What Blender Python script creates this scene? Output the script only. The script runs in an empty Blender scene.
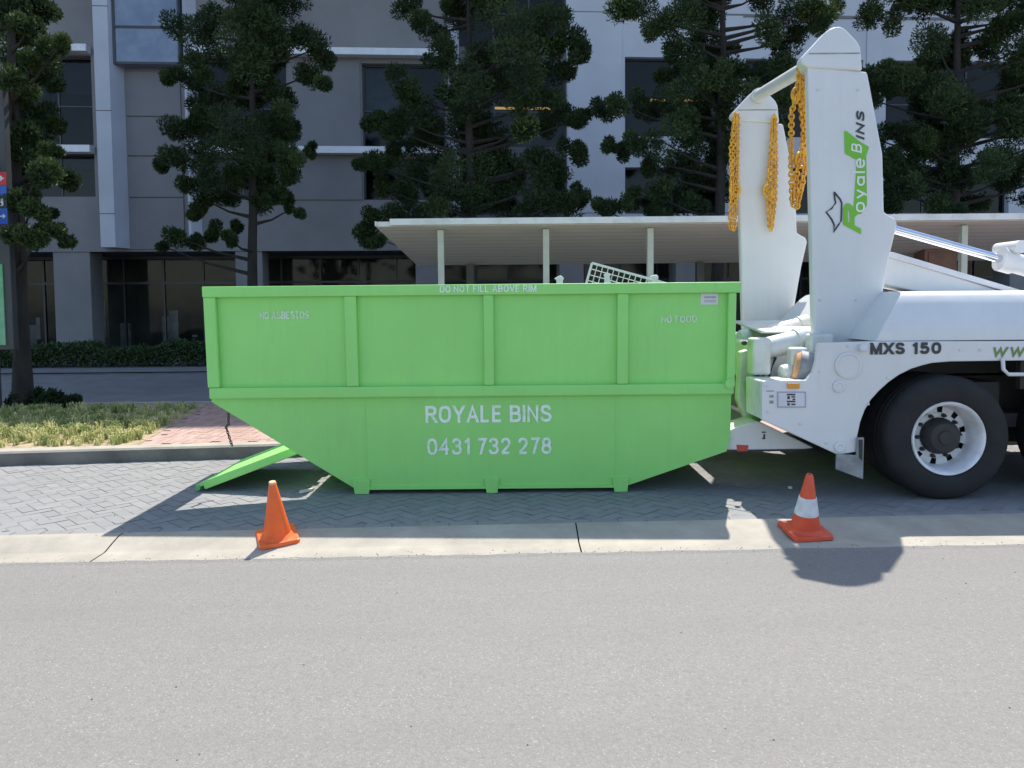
import bpy, bmesh, math, random
import numpy as np
from mathutils import Vector, Matrix
R_ = math.radians
random.seed(7); rng = np.random.default_rng(11)
scene = bpy.context.scene
COL = scene.collection

# ------------------------------------------------------------------ camera, sky, sun, exposure
FPX, CX, CY = 780.0, 512.0, 346.0
PITCH, ROLL, EYE = R_(3.0), 0.009, 1.6
Fv = np.array([0, math.cos(PITCH), -math.sin(PITCH)])
R0 = np.array([1.0, 0, 0]); U0 = np.array([0, math.sin(PITCH), math.cos(PITCH)])
Rv = R0*math.cos(ROLL) - U0*math.sin(ROLL); Uv = U0*math.cos(ROLL) + R0*math.sin(ROLL)
cd = bpy.data.cameras.new('camera'); cam = bpy.data.objects.new('camera', cd); COL.objects.link(cam)
cd.sensor_width = 36; cd.lens = FPX/1024*36; cd.shift_y = -(384-CY)/1024
cd.clip_start = .1; cd.clip_end = 600
M = Matrix.Identity(4)
for i in range(3):
    M[i][0] = Rv[i]; M[i][1] = Uv[i]; M[i][2] = -Fv[i]
M[2][3] = EYE
cam.matrix_world = M
scene.camera = cam

SUN_DX, SUN_DY = 0.205, 0.57          # metres the sun direction leans per metre of height
sun_el = math.atan2(1, math.hypot(SUN_DX, SUN_DY)); sun_az = math.atan2(SUN_DX, SUN_DY)
w = bpy.data.worlds.new('World'); scene.world = w; w.use_nodes = True
nt = w.node_tree; bg = nt.nodes['Background']
sky = nt.nodes.new('ShaderNodeTexSky'); sky.sky_type = 'NISHITA'; sky.sun_disc = False
sky.sun_elevation = sun_el; sky.sun_rotation = sun_az
nt.links.new(sky.outputs[0], bg.inputs[0]); bg.inputs[1].default_value = 0.15
sl = bpy.data.lights.new('sun', 'SUN'); so = bpy.data.objects.new('sun', sl); COL.objects.link(so)
sl.energy = 3.9; sl.angle = R_(.55); sl.color = (1, .96, .88)
so.rotation_euler = Vector((-SUN_DX, -SUN_DY, -1)).to_track_quat('-Z', 'Y').to_euler()
so.location = (4, 12, 40)
scene.view_settings.view_transform = 'Standard'; scene.view_settings.look = 'None'
scene.view_settings.exposure = 0.92; scene.view_settings.gamma = 1

def ray(x, y): return Fv + Rv*(x-CX)/FPX + Uv*(CY-y)/FPX
def at(x, y, Y):
    """world point seen at photo position x, y on the upright plane Y"""
    d = ray(x, y); k = Y/d[1]; return Vector((d[0]*k, Y, EYE + d[2]*k))
def gr(x, y, Z=0.0):
    d = ray(x, y); k = (Z-EYE)/d[2]; return Vector((d[0]*k, d[1]*k, Z))
def xz(pts, Y): return [(at(x, y, Y).x, at(x, y, Y).z) for x, y in pts]

# ------------------------------------------------------------------ materials
def newmat(name):
    m = bpy.data.materials.new(name); m.use_nodes = True
    return m, m.node_tree, m.node_tree.nodes['Principled BSDF']
def node(nt, kind, **kw):
    n = nt.nodes.new(kind)
    for k, v in kw.items(): setattr(n, k, v)
    return n
def mixrgb(nt, fac, a, b, mode='MIX'):
    n = node(nt, 'ShaderNodeMix', data_type='RGBA', blend_type=mode)
    for sock, v in ((n.inputs[0], fac), (n.inputs[6], a), (n.inputs[7], b)):
        if hasattr(v, 'is_output'): nt.links.new(v, sock)
        elif isinstance(v, (int, float)): sock.default_value = v
        else: sock.default_value = (*v, 1)
    return n.outputs[2]
def noise(nt, scale, detail=4, rough=.6, coord='Object', stretch=None):
    tc = node(nt, 'ShaderNodeTexCoord'); out = tc.outputs[coord]
    if stretch:
        mp = node(nt, 'ShaderNodeMapping'); mp.inputs['Scale'].default_value = stretch
        nt.links.new(out, mp.inputs[0]); out = mp.outputs[0]
    n = node(nt, 'ShaderNodeTexNoise'); n.inputs['Scale'].default_value = scale
    n.inputs['Detail'].default_value = detail; n.inputs['Roughness'].default_value = rough
    nt.links.new(out, n.inputs['Vector']); return n.outputs[0]
def ramp(nt, src, a, b):
    r = node(nt, 'ShaderNodeMapRange'); r.inputs[1].default_value = a; r.inputs[2].default_value = b
    nt.links.new(src, r.inputs[0]); return r.outputs[0]
def bump(nt, b, src, strength, dist=.01):
    n = node(nt, 'ShaderNodeBump'); n.inputs['Strength'].default_value = strength; n.inputs['Distance'].default_value = dist
    nt.links.new(src, n.inputs['Height']); nt.links.new(n.outputs[0], b.inputs['Normal'])
def mat(name, c1, c2=None, scale=3, lo=.35, hi=.65, rough=.5, metal=0, bmp=0, bscale=40, spec=.5, stretch=None, coat=0):
    m, nt, b = newmat(name)
    b.inputs['Roughness'].default_value = rough; b.inputs['Metallic'].default_value = metal
    b.inputs['Specular IOR Level'].default_value = spec; b.inputs['Coat Weight'].default_value = coat
    if c2 is None: c2 = tuple(v*.86 for v in c1)
    c = mixrgb(nt, ramp(nt, noise(nt, scale, stretch=stretch), lo, hi), c1, c2)
    nt.links.new(c, b.inputs['Base Color'])
    if bmp: bump(nt, b, noise(nt, bscale), bmp)
    return m
def painted(name, base, grime, streak, rough=.35, amount=.35, rust=0):
    """paint with faint vertical dirt streaks, blotches and scuffs"""
    m, nt, b = newmat(name)
    blot = ramp(nt, noise(nt, 1.3, 5), .35, .75); st = ramp(nt, noise(nt, 2.2, 6, .65, stretch=(7, 7, .5)), .5, .8)
    sc = ramp(nt, noise(nt, 9, 8, .75), .62, .75)
    c = mixrgb(nt, blot, base, tuple(v*.9 for v in base))
    mm = node(nt, 'ShaderNodeMath', operation='MULTIPLY'); mm.inputs[1].default_value = amount; nt.links.new(st, mm.inputs[0])
    c = mixrgb(nt, mm.outputs[0], c, streak)
    m2 = node(nt, 'ShaderNodeMath', operation='MULTIPLY'); m2.inputs[1].default_value = amount*.9; nt.links.new(sc, m2.inputs[0])
    c = mixrgb(nt, m2.outputs[0], c, grime)
    if rust:
        rs_ = ramp(nt, noise(nt, 5.5, 9, .8), .70, .78); m3 = node(nt, 'ShaderNodeMath', operation='MULTIPLY'); m3.inputs[1].default_value = rust
        nt.links.new(rs_, m3.inputs[0]); c = mixrgb(nt, m3.outputs[0], c, (.20,.16,.06))
    nt.links.new(c, b.inputs['Base Color'])
    rr = node(nt, 'ShaderNodeMapRange'); rr.inputs[3].default_value = rough-.06; rr.inputs[4].default_value = rough+.2
    nt.links.new(noise(nt, 5, 5), rr.inputs[0]); nt.links.new(rr.outputs[0], b.inputs['Roughness'])
    bump(nt, b, noise(nt, 2.2, 3), .30, .02)
    return m
def glass(name, tint, gloss=.06, refl=.5):
    m = bpy.data.materials.new(name); m.use_nodes = True; nt = m.node_tree; nt.nodes.clear()
    o = node(nt, 'ShaderNodeOutputMaterial'); mx = node(nt, 'ShaderNodeMixShader')
    t = node(nt, 'ShaderNodeBsdfTransparent'); g = node(nt, 'ShaderNodeBsdfGlossy'); f = node(nt, 'ShaderNodeFresnel')
    t.inputs[0].default_value = (*tint, 1); g.inputs['Roughness'].default_value = gloss; g.inputs['Color'].default_value = (refl, refl, refl, 1)
    f.inputs[0].default_value = 1.5
    nt.links.new(f.outputs[0], mx.inputs[0]); nt.links.new(t.outputs[0], mx.inputs[1]); nt.links.new(g.outputs[0], mx.inputs[2])
    nt.links.new(mx.outputs[0], o.inputs[0]); return m
def emit(name, c, s):
    m, nt, b = newmat(name); b.inputs['Base Color'].default_value = (*c, 1)
    b.inputs['Emission Color'].default_value = (*c, 1); b.inputs['Emission Strength'].default_value = s; return m
def toned(name, dark, light, rough=.6, trans=0.0, spec=.12, attr='tone'):
    """colour per leaf, blade or paver from the mesh attribute"""
    m, nt, b = newmat(name); a = node(nt, 'ShaderNodeAttribute', attribute_name=attr)
    c = mixrgb(nt, a.outputs['Fac'], dark, light); b.inputs['Roughness'].default_value = rough
    b.inputs['Specular IOR Level'].default_value = spec
    nt.links.new(c, b.inputs['Base Color'])
    if trans:
        o = nt.nodes['Material Output']; mx = node(nt, 'ShaderNodeMixShader'); t = node(nt, 'ShaderNodeBsdfTranslucent')
        mx.inputs[0].default_value = trans; nt.links.new(c, t.inputs[0])
        nt.links.new(b.outputs[0], mx.inputs[1]); nt.links.new(t.outputs[0], mx.inputs[2]); nt.links.new(mx.outputs[0], o.inputs[0])
    return m

# asphalt: pale worn road with visible stone chips
def asphalt_mat():
    m, nt, b = newmat('worn asphalt')
    big = ramp(nt, noise(nt, .45, 5), .35, .7); mid = ramp(nt, noise(nt, 4, 6), .3, .7)
    tc = node(nt, 'ShaderNodeTexCoord'); v = node(nt, 'ShaderNodeTexVoronoi'); v.inputs['Scale'].default_value = 150
    nt.links.new(tc.outputs['Object'], v.inputs['Vector'])
    v2 = node(nt, 'ShaderNodeTexVoronoi'); v2.inputs['Scale'].default_value = 60; nt.links.new(tc.outputs['Object'], v2.inputs['Vector'])
    sep = node(nt, 'ShaderNodeSeparateColor'); nt.links.new(v.outputs['Color'], sep.inputs[0])
    sep2 = node(nt, 'ShaderNodeSeparateColor'); nt.links.new(v2.outputs['Color'], sep2.inputs[0])
    c = mixrgb(nt, big, (.198, .187, .175), (.224, .212, .200))
    c = mixrgb(nt, mid, c, (.197, .186, .174))
    chip = mixrgb(nt, sep.outputs[0], (.158, .149, .139), (.252, .239, .224))
    c = mixrgb(nt, .5, c, chip)
    dk = ramp(nt, sep2.outputs[1], .84, 1.0); c = mixrgb(nt, dk, c, (.175, .17, .163))
    lt = ramp(nt, sep.outputs[2], .975, .98); c = mixrgb(nt, lt, c, (.30, .29, .28))
    trk = ramp(nt, noise(nt, 1.0, 5, .6, stretch=(.12, 1.6, 1)), .45, .72); tm = node(nt, 'ShaderNodeMath', operation='MULTIPLY'); tm.inputs[1].default_value = .35
    nt.links.new(trk, tm.inputs[0]); c = mixrgb(nt, tm.outputs[0], c, (.165, .158, .150))
    stn = ramp(nt, noise(nt, .9, 7, .7), .66, .74); sm = node(nt, 'ShaderNodeMath', operation='MULTIPLY'); sm.inputs[1].default_value = .22
    nt.links.new(stn, sm.inputs[0]); c = mixrgb(nt, sm.outputs[0], c, (.12, .115, .11))
    nt.links.new(c, b.inputs['Base Color']); b.inputs['Roughness'].default_value = .85; b.inputs['Specular IOR Level'].default_value = .3
    bump(nt, b, v.outputs['Distance'], .3, .004); return m

MAT = dict(
 asphalt=asphalt_mat(),
 far_asphalt=mat('dark asphalt', (.20,.198,.198), (.16,.158,.158), 2, rough=.9, bmp=.3, bscale=60),
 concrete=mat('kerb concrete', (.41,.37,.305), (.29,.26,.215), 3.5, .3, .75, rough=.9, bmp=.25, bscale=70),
 kerb_dark=mat('dark kerb concrete', (.22,.205,.18), (.12,.112,.10), 2.5, .35, .7, rough=.95, bmp=.3, bscale=50),
 grout=mat('paver joint sand', (.205,.20,.19), rough=.95),
 paver=toned('grey paver', (.232,.228,.226), (.268,.264,.258), .85),
 pink=toned('pink paver', (.36,.24,.20), (.47,.33,.285), .85),
 pink_bed=mat('pink paving', (.40,.28,.24), (.34,.23,.195), 5, rough=.9),
 soil=mat('dry mulch', (.42,.34,.21), (.26,.20,.12), 9, rough=1, bmp=.6, bscale=30),
 dirt=mat('base ground', (.14,.135,.12), rough=1),
 green=painted('green paint', (.30,.73,.185), (.21,.40,.12), (.26,.58,.18), .42, .38, rust=.5),
 green_in=painted('worn green paint', (.15,.43,.12), (.12,.22,.08), (.16,.3,.1), .5, .6),
 lining_steel=mat('neutral lining steel', (.30,.28,.25), (.18,.15,.12), 4, rough=.6),  # neutral tone for the lining added against green bounce
 letter=mat('stencilled white paint', (.80,.90,.80), (.50,.72,.45), 22, .45, .75, rough=.6),
 letter_faint=mat('faded white paint', (.66,.82,.62), (.36,.64,.27), 30, .42, .70, rough=.6),
 white=painted('white truck paint', (.70,.695,.685), (.44,.42,.39), (.56,.545,.52), .30, .28),
 white_in=mat('white machinery paint', (.72,.73,.70), (.58,.58,.53), 5, rough=.4),
 chrome=mat('chromed rod', (.75,.76,.80), rough=.12, metal=1),
 rubber=mat('tyre rubber', (.010,.010,.011), (.018,.017,.017), 6, rough=.8, bmp=.2, bscale=60),
 black=mat('black steel', (.018,.018,.02), (.03,.028,.026), 8, rough=.6),
 under=mat('dark chassis paint', (.03,.032,.034), (.05,.048,.044), 5, rough=.7),
 rim=mat('white wheel paint', (.72,.72,.73), (.5,.49,.47), 7, .45, .8, rough=.4),
 chain=mat('yellow chain paint', (.84,.45,.04), (.60,.27,.025), 14, rough=.45),
 steelchain=mat('rusty chain', (.09,.08,.075), (.05,.04,.035), 20, rough=.6, metal=.4),
 orange=mat('orange cone plastic', (.85,.135,.02), (.70,.105,.02), 10, .4,.8, rough=.45),
 redorange=mat('faded red cone plastic', (.72,.085,.03), (.55,.07,.03), 10, .4,.8, rough=.45),
 reflect=mat('reflective white band', (.72,.73,.74), (.55,.55,.56), 14, rough=.4),
 cone_top=mat('worn cone tip', (.75,.42,.25), rough=.6),
 facade=mat('grey facade render', (.215,.208,.21), (.175,.17,.173), .6, rough=.8),
 facade2=mat('grey facade panel', (.17,.167,.178), (.145,.143,.153), .8, rough=.6),
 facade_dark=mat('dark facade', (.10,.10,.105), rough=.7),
 facade_w=mat('white facade panel', (.52,.53,.57), (.45,.46,.50), .5, rough=.55),
 fin=mat('pale metal fin', (.42,.44,.50), (.36,.38,.43), .7, rough=.45),
 ledge=mat('white metal ledge', (.7,.71,.74), rough=.4),
 frame=mat('dark window frame', (.05,.052,.058), rough=.4, metal=.3),
 bluebox=mat('blue grey spandrel glass', (.12,.16,.23), (.19,.23,.30), 2.2, .4,.7, rough=.12, spec=.8),
 glass=glass('tinted window glass', (.22,.25,.29)),
 gglass=glass('shopfront glass', (.55,.58,.58), refl=.38),
 interior=mat('dark interior', (.16,.165,.15), (.10,.105,.095), 1, rough=.9),
 pale_inner=mat('pale sheet behind glass', (.55,.56,.55), (.35,.38,.38), 4, rough=.7),
 blindcloth=mat('grey roller cloth', (.20,.205,.21), rough=.8),
 strip=emit('warm ceiling strip', (1,.55,.13), 1.1),
 soffit=mat('shelter soffit boards', (.76,.735,.71), (.70,.675,.65), 2, rough=.6, stretch=(.4,9,1)),
 fascia=mat('white fascia', (.72,.72,.70), (.5,.5,.48), 3, .45,.8, rough=.5),
 post=mat('cream post paint', (.52,.54,.46), rough=.5),
 bark=mat('dark bark', (.036,.030,.026), (.02,.017,.015), 9, rough=.95, bmp=.8, bscale=22, stretch=(1,1,.3)),
 leaf=toned('pine foliage', (.015,.029,.016), (.08,.12,.042), .55, .22),
 leaf_sunlit=toned('sunlit painted pine foliage', (.05,.085,.03), (.26,.34,.085), .55, .3),  # lighter leaf colour stands for sun on the shaded crowns
 hedge=toned('hedge leaves', (.022,.04,.018), (.07,.11,.04), .6, .15),
 shrub=toned('shrub leaves', (.016,.028,.014), (.045,.07,.028), .6, .15),
 grass=toned('strappy grass', (.21,.29,.085), (.70,.64,.32), .7, .3),
 red=mat('red sign face', (.62,.05,.06), rough=.4), blue=mat('blue sign face', (.03,.12,.50), rough=.4),
 signblack=mat('black sign face', (.02,.02,.025), rough=.4), signwhite=mat('white sign mark', (.75,.75,.75), rough=.5),
 signgrey=mat('grey sign post', (.05,.052,.056), rough=.5), signgreen=mat('green poster', (.05,.33,.14), (.25,.45,.28), 3, rough=.4),
 logo=mat('lime vinyl', (.17,.50,.02), rough=.35), logodark=mat('charcoal vinyl', (.035,.037,.04), rough=.35),
 logowhite=mat('white vinyl', (.78,.80,.76), rough=.35),
 olive=mat('olive vinyl lettering', (.16,.26,.06), rough=.4),
 orange_end=mat('orange roller end', (.62,.30,.13), (.5,.3,.18), 9, rough=.5),
 amber=mat('amber lens', (.80,.30,.02), rough=.2, coat=.5), redlens=mat('red lens', (.55,.05,.03), rough=.2, coat=.5),
 plate=mat('white plate', (.68,.68,.70), rough=.4), lilac=mat('plate border', (.38,.36,.5), rough=.5),
 drum=mat('grey drum', (.36,.36,.36), (.22,.21,.20), 6, rough=.4),
 flap=mat('grey mud flap', (.33,.34,.34), (.2,.2,.2), 7, rough=.7),
 bluetape=mat('reflective tape', (.35,.50,.72), rough=.3),
 brown=mat('brown cabinet', (.22,.12,.095), (.16,.09,.075), 3, rough=.6), greycab=mat('grey screen', (.23,.225,.22), rough=.6),
 mesh_w=mat('white coated wire', (.78,.78,.76), rough=.4), scrap=mat('white plastic scrap', (.8,.8,.78), rough=.5),
 grit=toned('loose grit', (.10,.085,.06), (.42,.38,.30), .9),
 fleck=mat('pale litter', (.6,.58,.52), rough=.9), joint=mat('dark joint', (.05,.047,.042), rough=1),
)

# ------------------------------------------------------------------ object helpers
def props(o, label=None, cat=None, group=None, kind=None):
    for k, v in (('label', label), ('category', cat), ('group', group), ('kind', kind)):
        if v: o[k] = v
    return o
def thing(name, loc, label, cat, group=None):
    o = bpy.data.objects.new(name, None); COL.objects.link(o); o.location = loc; o.empty_display_size = .2
    return props(o, label, cat, group)
def wloc(o):
    v = Vector((0, 0, 0))
    while o: v += o.location; o = o.parent
    return v
class MB:
    def __init__(s): s.bm = bmesh.new()
    def poly3(s, a, b):
        """solid between two matching loops of points"""
        va = [s.bm.verts.new(p) for p in a]; vb = [s.bm.verts.new(p) for p in b]; n = len(a)
        s.bm.faces.new(va); s.bm.faces.new(vb[::-1])
        for i in range(n): s.bm.faces.new((va[i], vb[i], vb[(i+1) % n], va[(i+1) % n]))
        return s
    def box(s, x0, x1, y0, y1, z0, z1):
        return s.poly3([(x0,y0,z0),(x1,y0,z0),(x1,y1,z0),(x0,y1,z0)], [(x0,y0,z1),(x1,y0,z1),(x1,y1,z1),(x0,y1,z1)])
    def prism(s, pts, y0, y1):
        """outline in x,z pushed from y0 to y1"""
        return s.poly3([(x,y0,z) for x,z in pts], [(x,y1,z) for x,z in pts])
    def flat(s, pts): s.bm.faces.new([s.bm.verts.new(p) for p in pts]); return s
    def tube(s, pts, rads, n=10, cap=True):
        pts = [Vector(p) for p in pts]
        if isinstance(rads, (int, float)): rads = [rads]*len(pts)
        rings = []
        for i, p in enumerate(pts):
            d = (pts[min(i+1, len(pts)-1)] - pts[max(i-1, 0)]).normalized()
            u = d.cross(Vector((0,0,1)) if abs(d.z) < .9 else Vector((1,0,0))).normalized(); v = d.cross(u)
            rings.append([s.bm.verts.new(p + (u*math.cos(a) + v*math.sin(a))*rads[i]) for a in [2*math.pi*k/n for k in range(n)]])
        for a, b in zip(rings, rings[1:]):
            for k in range(n): s.bm.faces.new((a[k], a[(k+1) % n], b[(k+1) % n], b[k]))
        if cap: s.bm.faces.new(rings[0][::-1]); s.bm.faces.new(rings[-1])
        return s
    def lathe(s, prof, c, axis='z', n=48, closed=False):
        """prof: (radius, along) pairs turned about an axis through c"""
        rings = []
        for r, h in prof:
            ring = []
            for k in range(n):
                a = 2*math.pi*k/n; u, v = r*math.cos(a), r*math.sin(a)
                ring.append(s.bm.verts.new((c[0]+u, c[1]+v, c[2]+h) if axis == 'z' else (c[0]+u, c[1]+h, c[2]+v)))
            rings.append(ring)
        pr = list(zip(rings, rings[1:])) + ([(rings[-1], rings[0])] if closed else [])
        for a, b in pr:
            for k in range(n): s.bm.faces.new((a[k], a[(k+1) % n], b[(k+1) % n], b[k]))
        if not closed:
            for ring, (r, h) in ((rings[0], prof[0]), (rings[-1], prof[-1])):
                if r > 1e-6: s.bm.faces.new(ring)
        return s
    def build(s, name, m, parent=None, bevel=0, smooth=False, seg=2):
        bm = s.bm; bmesh.ops.recalc_face_normals(bm, faces=bm.faces)
        if parent: bmesh.ops.translate(bm, verts=bm.verts, vec=-wloc(parent))
        me = bpy.data.meshes.new(name); bm.to_mesh(me); bm.free()
        return link(name, me, m, parent, bevel, smooth, seg)
def link(name, me, m, parent=None, bevel=0, smooth=False, seg=2):
    o = bpy.data.objects.new(name, me); COL.objects.link(o)
    me.materials.append(MAT[m] if isinstance(m, str) else m)
    if parent: o.parent = parent
    if bevel:
        b = o.modifiers.new('bevel', 'BEVEL'); b.width = bevel; b.segments = seg; b.limit_method = 'ANGLE'; b.angle_limit = R_(35)
    if smooth:
        for p in me.polygons: p.use_smooth = True
        try: me.set_sharp_from_angle(angle=R_(40))
        except Exception: pass
    return o
def arrays(name, V, Fc, m, parent=None, tone=None):
    """mesh from numpy quads or triangles, with one tone per face"""
    V = np.asarray(V, float)
    if parent: V = V - np.array(wloc(parent))
    me = bpy.data.meshes.new(name); me.from_pydata(V.tolist(), [], Fc.tolist() if hasattr(Fc, "tolist") else Fc); me.update()
    if tone is not None:
        a = me.attributes.new('tone', 'FLOAT', 'FACE'); a.data.foreach_set('value', np.asarray(tone, np.float32))
    return link(name, me, m, parent)
def place_text(me, fn, name, m, parent):
    off = wloc(parent)
    for v in me.vertices: v.co = Vector(fn(v.co.x, v.co.y, v.co.z)) - off
    return link(name, me, m, parent)
def _spl(p, n=5):
    out = []; P = [p[0]]+list(p)+[p[-1]]
    for i in range(1, len(P)-2):
        a, b, c, d = [np.array(q, float) for q in P[i-1:i+3]]
        for k in range(n):
            t = k/n; out.append(tuple(.5*((2*b)+(c-a)*t+(2*a-5*b+4*c-d)*t*t+(3*b-a-3*c+d)*t**3)))
    return out+[tuple(p[-1])]
def _ell(cx, cy, rx, ry, a0=0, a1=360, n=22, e=.8):
    o = []
    for k in range(n+1):
        a = R_(a0+(a1-a0)*k/n); c, q = math.cos(a), math.sin(a)
        o.append((cx+rx*math.copysign(abs(c)**e, c), cy+ry*math.copysign(abs(q)**e, q)))
    return o
GLYPH = {   # centre lines of plain condensed capitals, cap height 1
 'I': [[(0,0),(0,1)]], 'L': [[(0,1),(0,0),(.5,0)]], 'E': [[(.54,1),(0,1),(0,0),(.54,0)],[(0,.52),(.48,.52)]],
 'F': [[(.52,1),(0,1),(0,0)],[(0,.52),(.44,.52)]], 'N': [[(0,0),(0,1),(.60,0),(.60,1)]],
 'M': [[(0,0),(0,1)],[(.03,1),(.40,.0)],[(.40,.0),(.77,1)],[(.80,1),(.80,0)]], 'W': [[(0,1),(.24,0),(.48,.95),(.72,0),(.96,1)]], 'V': [[(0,1),(.32,0),(.64,1)]],
 'X': [[(0,0),(.62,1)],[(0,1),(.62,0)]], 'Y': [[(0,1),(.32,.44),(.64,1)],[(.32,.44),(.32,0)]],
 'A': [[(0,0),(.33,1),(.66,0)],[(.13,.3),(.53,.3)]], 'T': [[(0,1),(.6,1)],[(.3,1),(.3,0)]],
 'D': [[(0,0),(0,1),(.25,1)]+_ell(.25,.5,.35,.5,80,-80,12)+[(.25,0),(0,0)]],
 'B': [[(0,0),(0,1),(.32,1)]+_ell(.32,.76,.22,.24,75,-75,9)+[(.32,.52),(0,.52)],[(.3,.52)]+_ell(.34,.26,.25,.26,75,-75,9)+[(.3,0),(0,0)]],
 'R': [[(0,0),(0,1),(.34,1)]+_ell(.34,.75,.24,.25,75,-75,9)+[(.34,.5),(0,.5)],[(.32,.5),(.62,0)]],
 'O': [_ell(.34,.5,.34,.5)], '0': [_ell(.28,.5,.28,.5)],
 'S': [_spl([(.57,.76),(.50,.94),(.30,1),(.09,.94),(.03,.75),(.12,.59),(.32,.51),(.52,.42),(.60,.25),(.52,.06),(.30,0),(.08,.06),(0,.25)])],
 '4': [[(.44,0),(.44,1),(0,.30),(.6,.30)]], '1': [[(.02,.76),(.27,.98)],[(.27,1),(.27,0)]], '7': [[(0,1),(.54,1),(.36,.6),(.2,0)]],
 '3': [_spl([(.02,.78),(.10,.95),(.27,1),(.46,.94),(.53,.76),(.44,.58),(.2,.53)]), _spl([(.24,.53),(.46,.47),(.56,.27),(.47,.06),(.27,0),(.08,.05),(0,.24)])],
 '2': [_spl([(.02,.74),(.09,.94),(.28,1),(.47,.94),(.54,.74),(.45,.5),(.18,.2),(.02,.02)]),[(0,0),(.56,0)]],
 '8': [_ell(.27,.76,.23,.24), _ell(.27,.26,.27,.26)],
 '5': [[(.52,1),(.1,1),(.05,.5)], _spl([(.05,.50),(.28,.63),(.50,.52),(.55,.31),(.47,.07),(.26,0),(.07,.06),(0,.23)])],
 '.': [[(0,.0),(0,.06)]], 'o': [_ell(.25,.33,.25,.33)], 'l': [[(0,0),(0,1)]],
 'y': [[(0,.66),(.24,0)],[(.48,.66),(.16,-.28)]], 'a': [_ell(.23,.28,.23,.28), [(.46,0),(.46,.62)]],
 'e': [[(0,.34),(.46,.34)]+_ell(.24,.33,.24,.33,10,320,18)]}
def fit_text(body, X0, X1, H, wt=.16, shear=0, th=.0012):
    """plain block lettering from X0 to X1 with capitals H high, stroke weight wt of the height"""
    bm = bmesh.new(); x = 0; runs = []; w_ = wt
    for ch in body:
        if ch == ' ': x += .34+w_*.3; continue
        gl = GLYPH[ch]; wd = max(p[0] for st in gl for p in st)
        for st in gl: runs.append([(x+w_/2+p[0], p[1]*(1-w_)+w_/2) for p in st])
        x += wd + w_ + .15
    tot = x-.15; kx = (X1-X0)/tot; n = 0
    for st in runs:
        P = [np.array(((p[0]+shear*p[1])*kx, p[1]*H)) for p in st]; hw = w_*H/2
        closed = np.linalg.norm(P[0]-P[-1]) < 1e-4
        if closed: P = P[:-1]
        m_ = len(P); L, Rr = [], []
        for i in range(m_):
            a = P[i-1] if (i > 0 or closed) else None; b = P[(i+1) % m_] if (i < m_-1 or closed) else None
            d0 = (P[i]-a)/np.linalg.norm(P[i]-a) if a is not None else None; d1 = (b-P[i])/np.linalg.norm(b-P[i]) if b is not None else None
            if d0 is None: d0 = d1
            if d1 is None: d1 = d0
            n0, n1 = np.array((-d0[1], d0[0])), np.array((-d1[1], d1[0])); mm = n0+n1; mm = mm/max(1e-6, np.linalg.norm(mm))
            k = min(1/max(.25, mm@n0), 2.2); L.append(P[i]+mm*hw*k); Rr.append(P[i]-mm*hw*k)
        if not closed:
            for i, j in ((0, 1), (m_-1, m_-2)):
                y0 = st[i][1]; top = y0 > 1-w_/2-1e-3; bot = y0 < w_/2+1e-3 and y0 > w_/2-1e-3
                d = P[i]-P[j]; d = d/np.linalg.norm(d)
                if (top or bot) and abs(d[1]) > .3:
                    yT = (1.0 if top else 0.0)*H
                    for Q_ in (L, Rr): Q_[i] = Q_[i] + d*((yT-Q_[i][1])/d[1])
        z = th+.0003*(n % 4); n += 1
        va = [bm.verts.new((X0+p[0], p[1], z+.00025*i/m_)) for i, p in enumerate(L)]; vb = [bm.verts.new((X0+p[0], p[1], z+.00025*i/m_)) for i, p in enumerate(Rr)]
        for i in range(m_ if closed else m_-1):
            k = (i+1) % m_
            try: bm.faces.new((va[i], vb[i], vb[k], va[k]))
            except ValueError: pass
    me = bpy.data.meshes.new('lettering'); bm.to_mesh(me); bm.free(); return me

# ------------------------------------------------------------------ ground
ROAD = -.07
def road_edge(x): return 5.125 + .0302*x          # where asphalt meets the concrete strip
def bay_edge(x): return 5.63 + .045*x
def kerb_edge(x):  return 8.56 + (.115*(x+.0) if x < 0 else .02*x)
def strip3(name, m, rows, x0, x1, n=24, kind='structure'):
    """sheet through several (edge function, z) rows"""
    mb = MB(); xs = [x0+(x1-x0)*i/n for i in range(n+1)]
    vs = [[mb.bm.verts.new((x, f(x), z)) for x in xs] for f, z in rows]
    for a, b in zip(vs, vs[1:]):
        for i in range(n): mb.bm.faces.new((a[i], a[i+1], b[i+1], b[i]))
    return props(mb.build(name, m), kind=kind)
g = MB(); g.flat([(-300,-300,-.16),(300,-300,-.16),(300,400,-.16),(-300,400,-.16)])
props(g.build('ground', 'dirt'), kind='structure')
strip3('road', 'asphalt', [(lambda x: -60, ROAD), (lambda x: -2, ROAD), (lambda x: road_edge(x)-.03, ROAD), (lambda x: road_edge(x)+.014+.006*math.sin(x*7.3)+.005*math.sin(x*17.1+1)+random.uniform(-.006,.006), -.0610)], -30, 30, 700)
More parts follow.
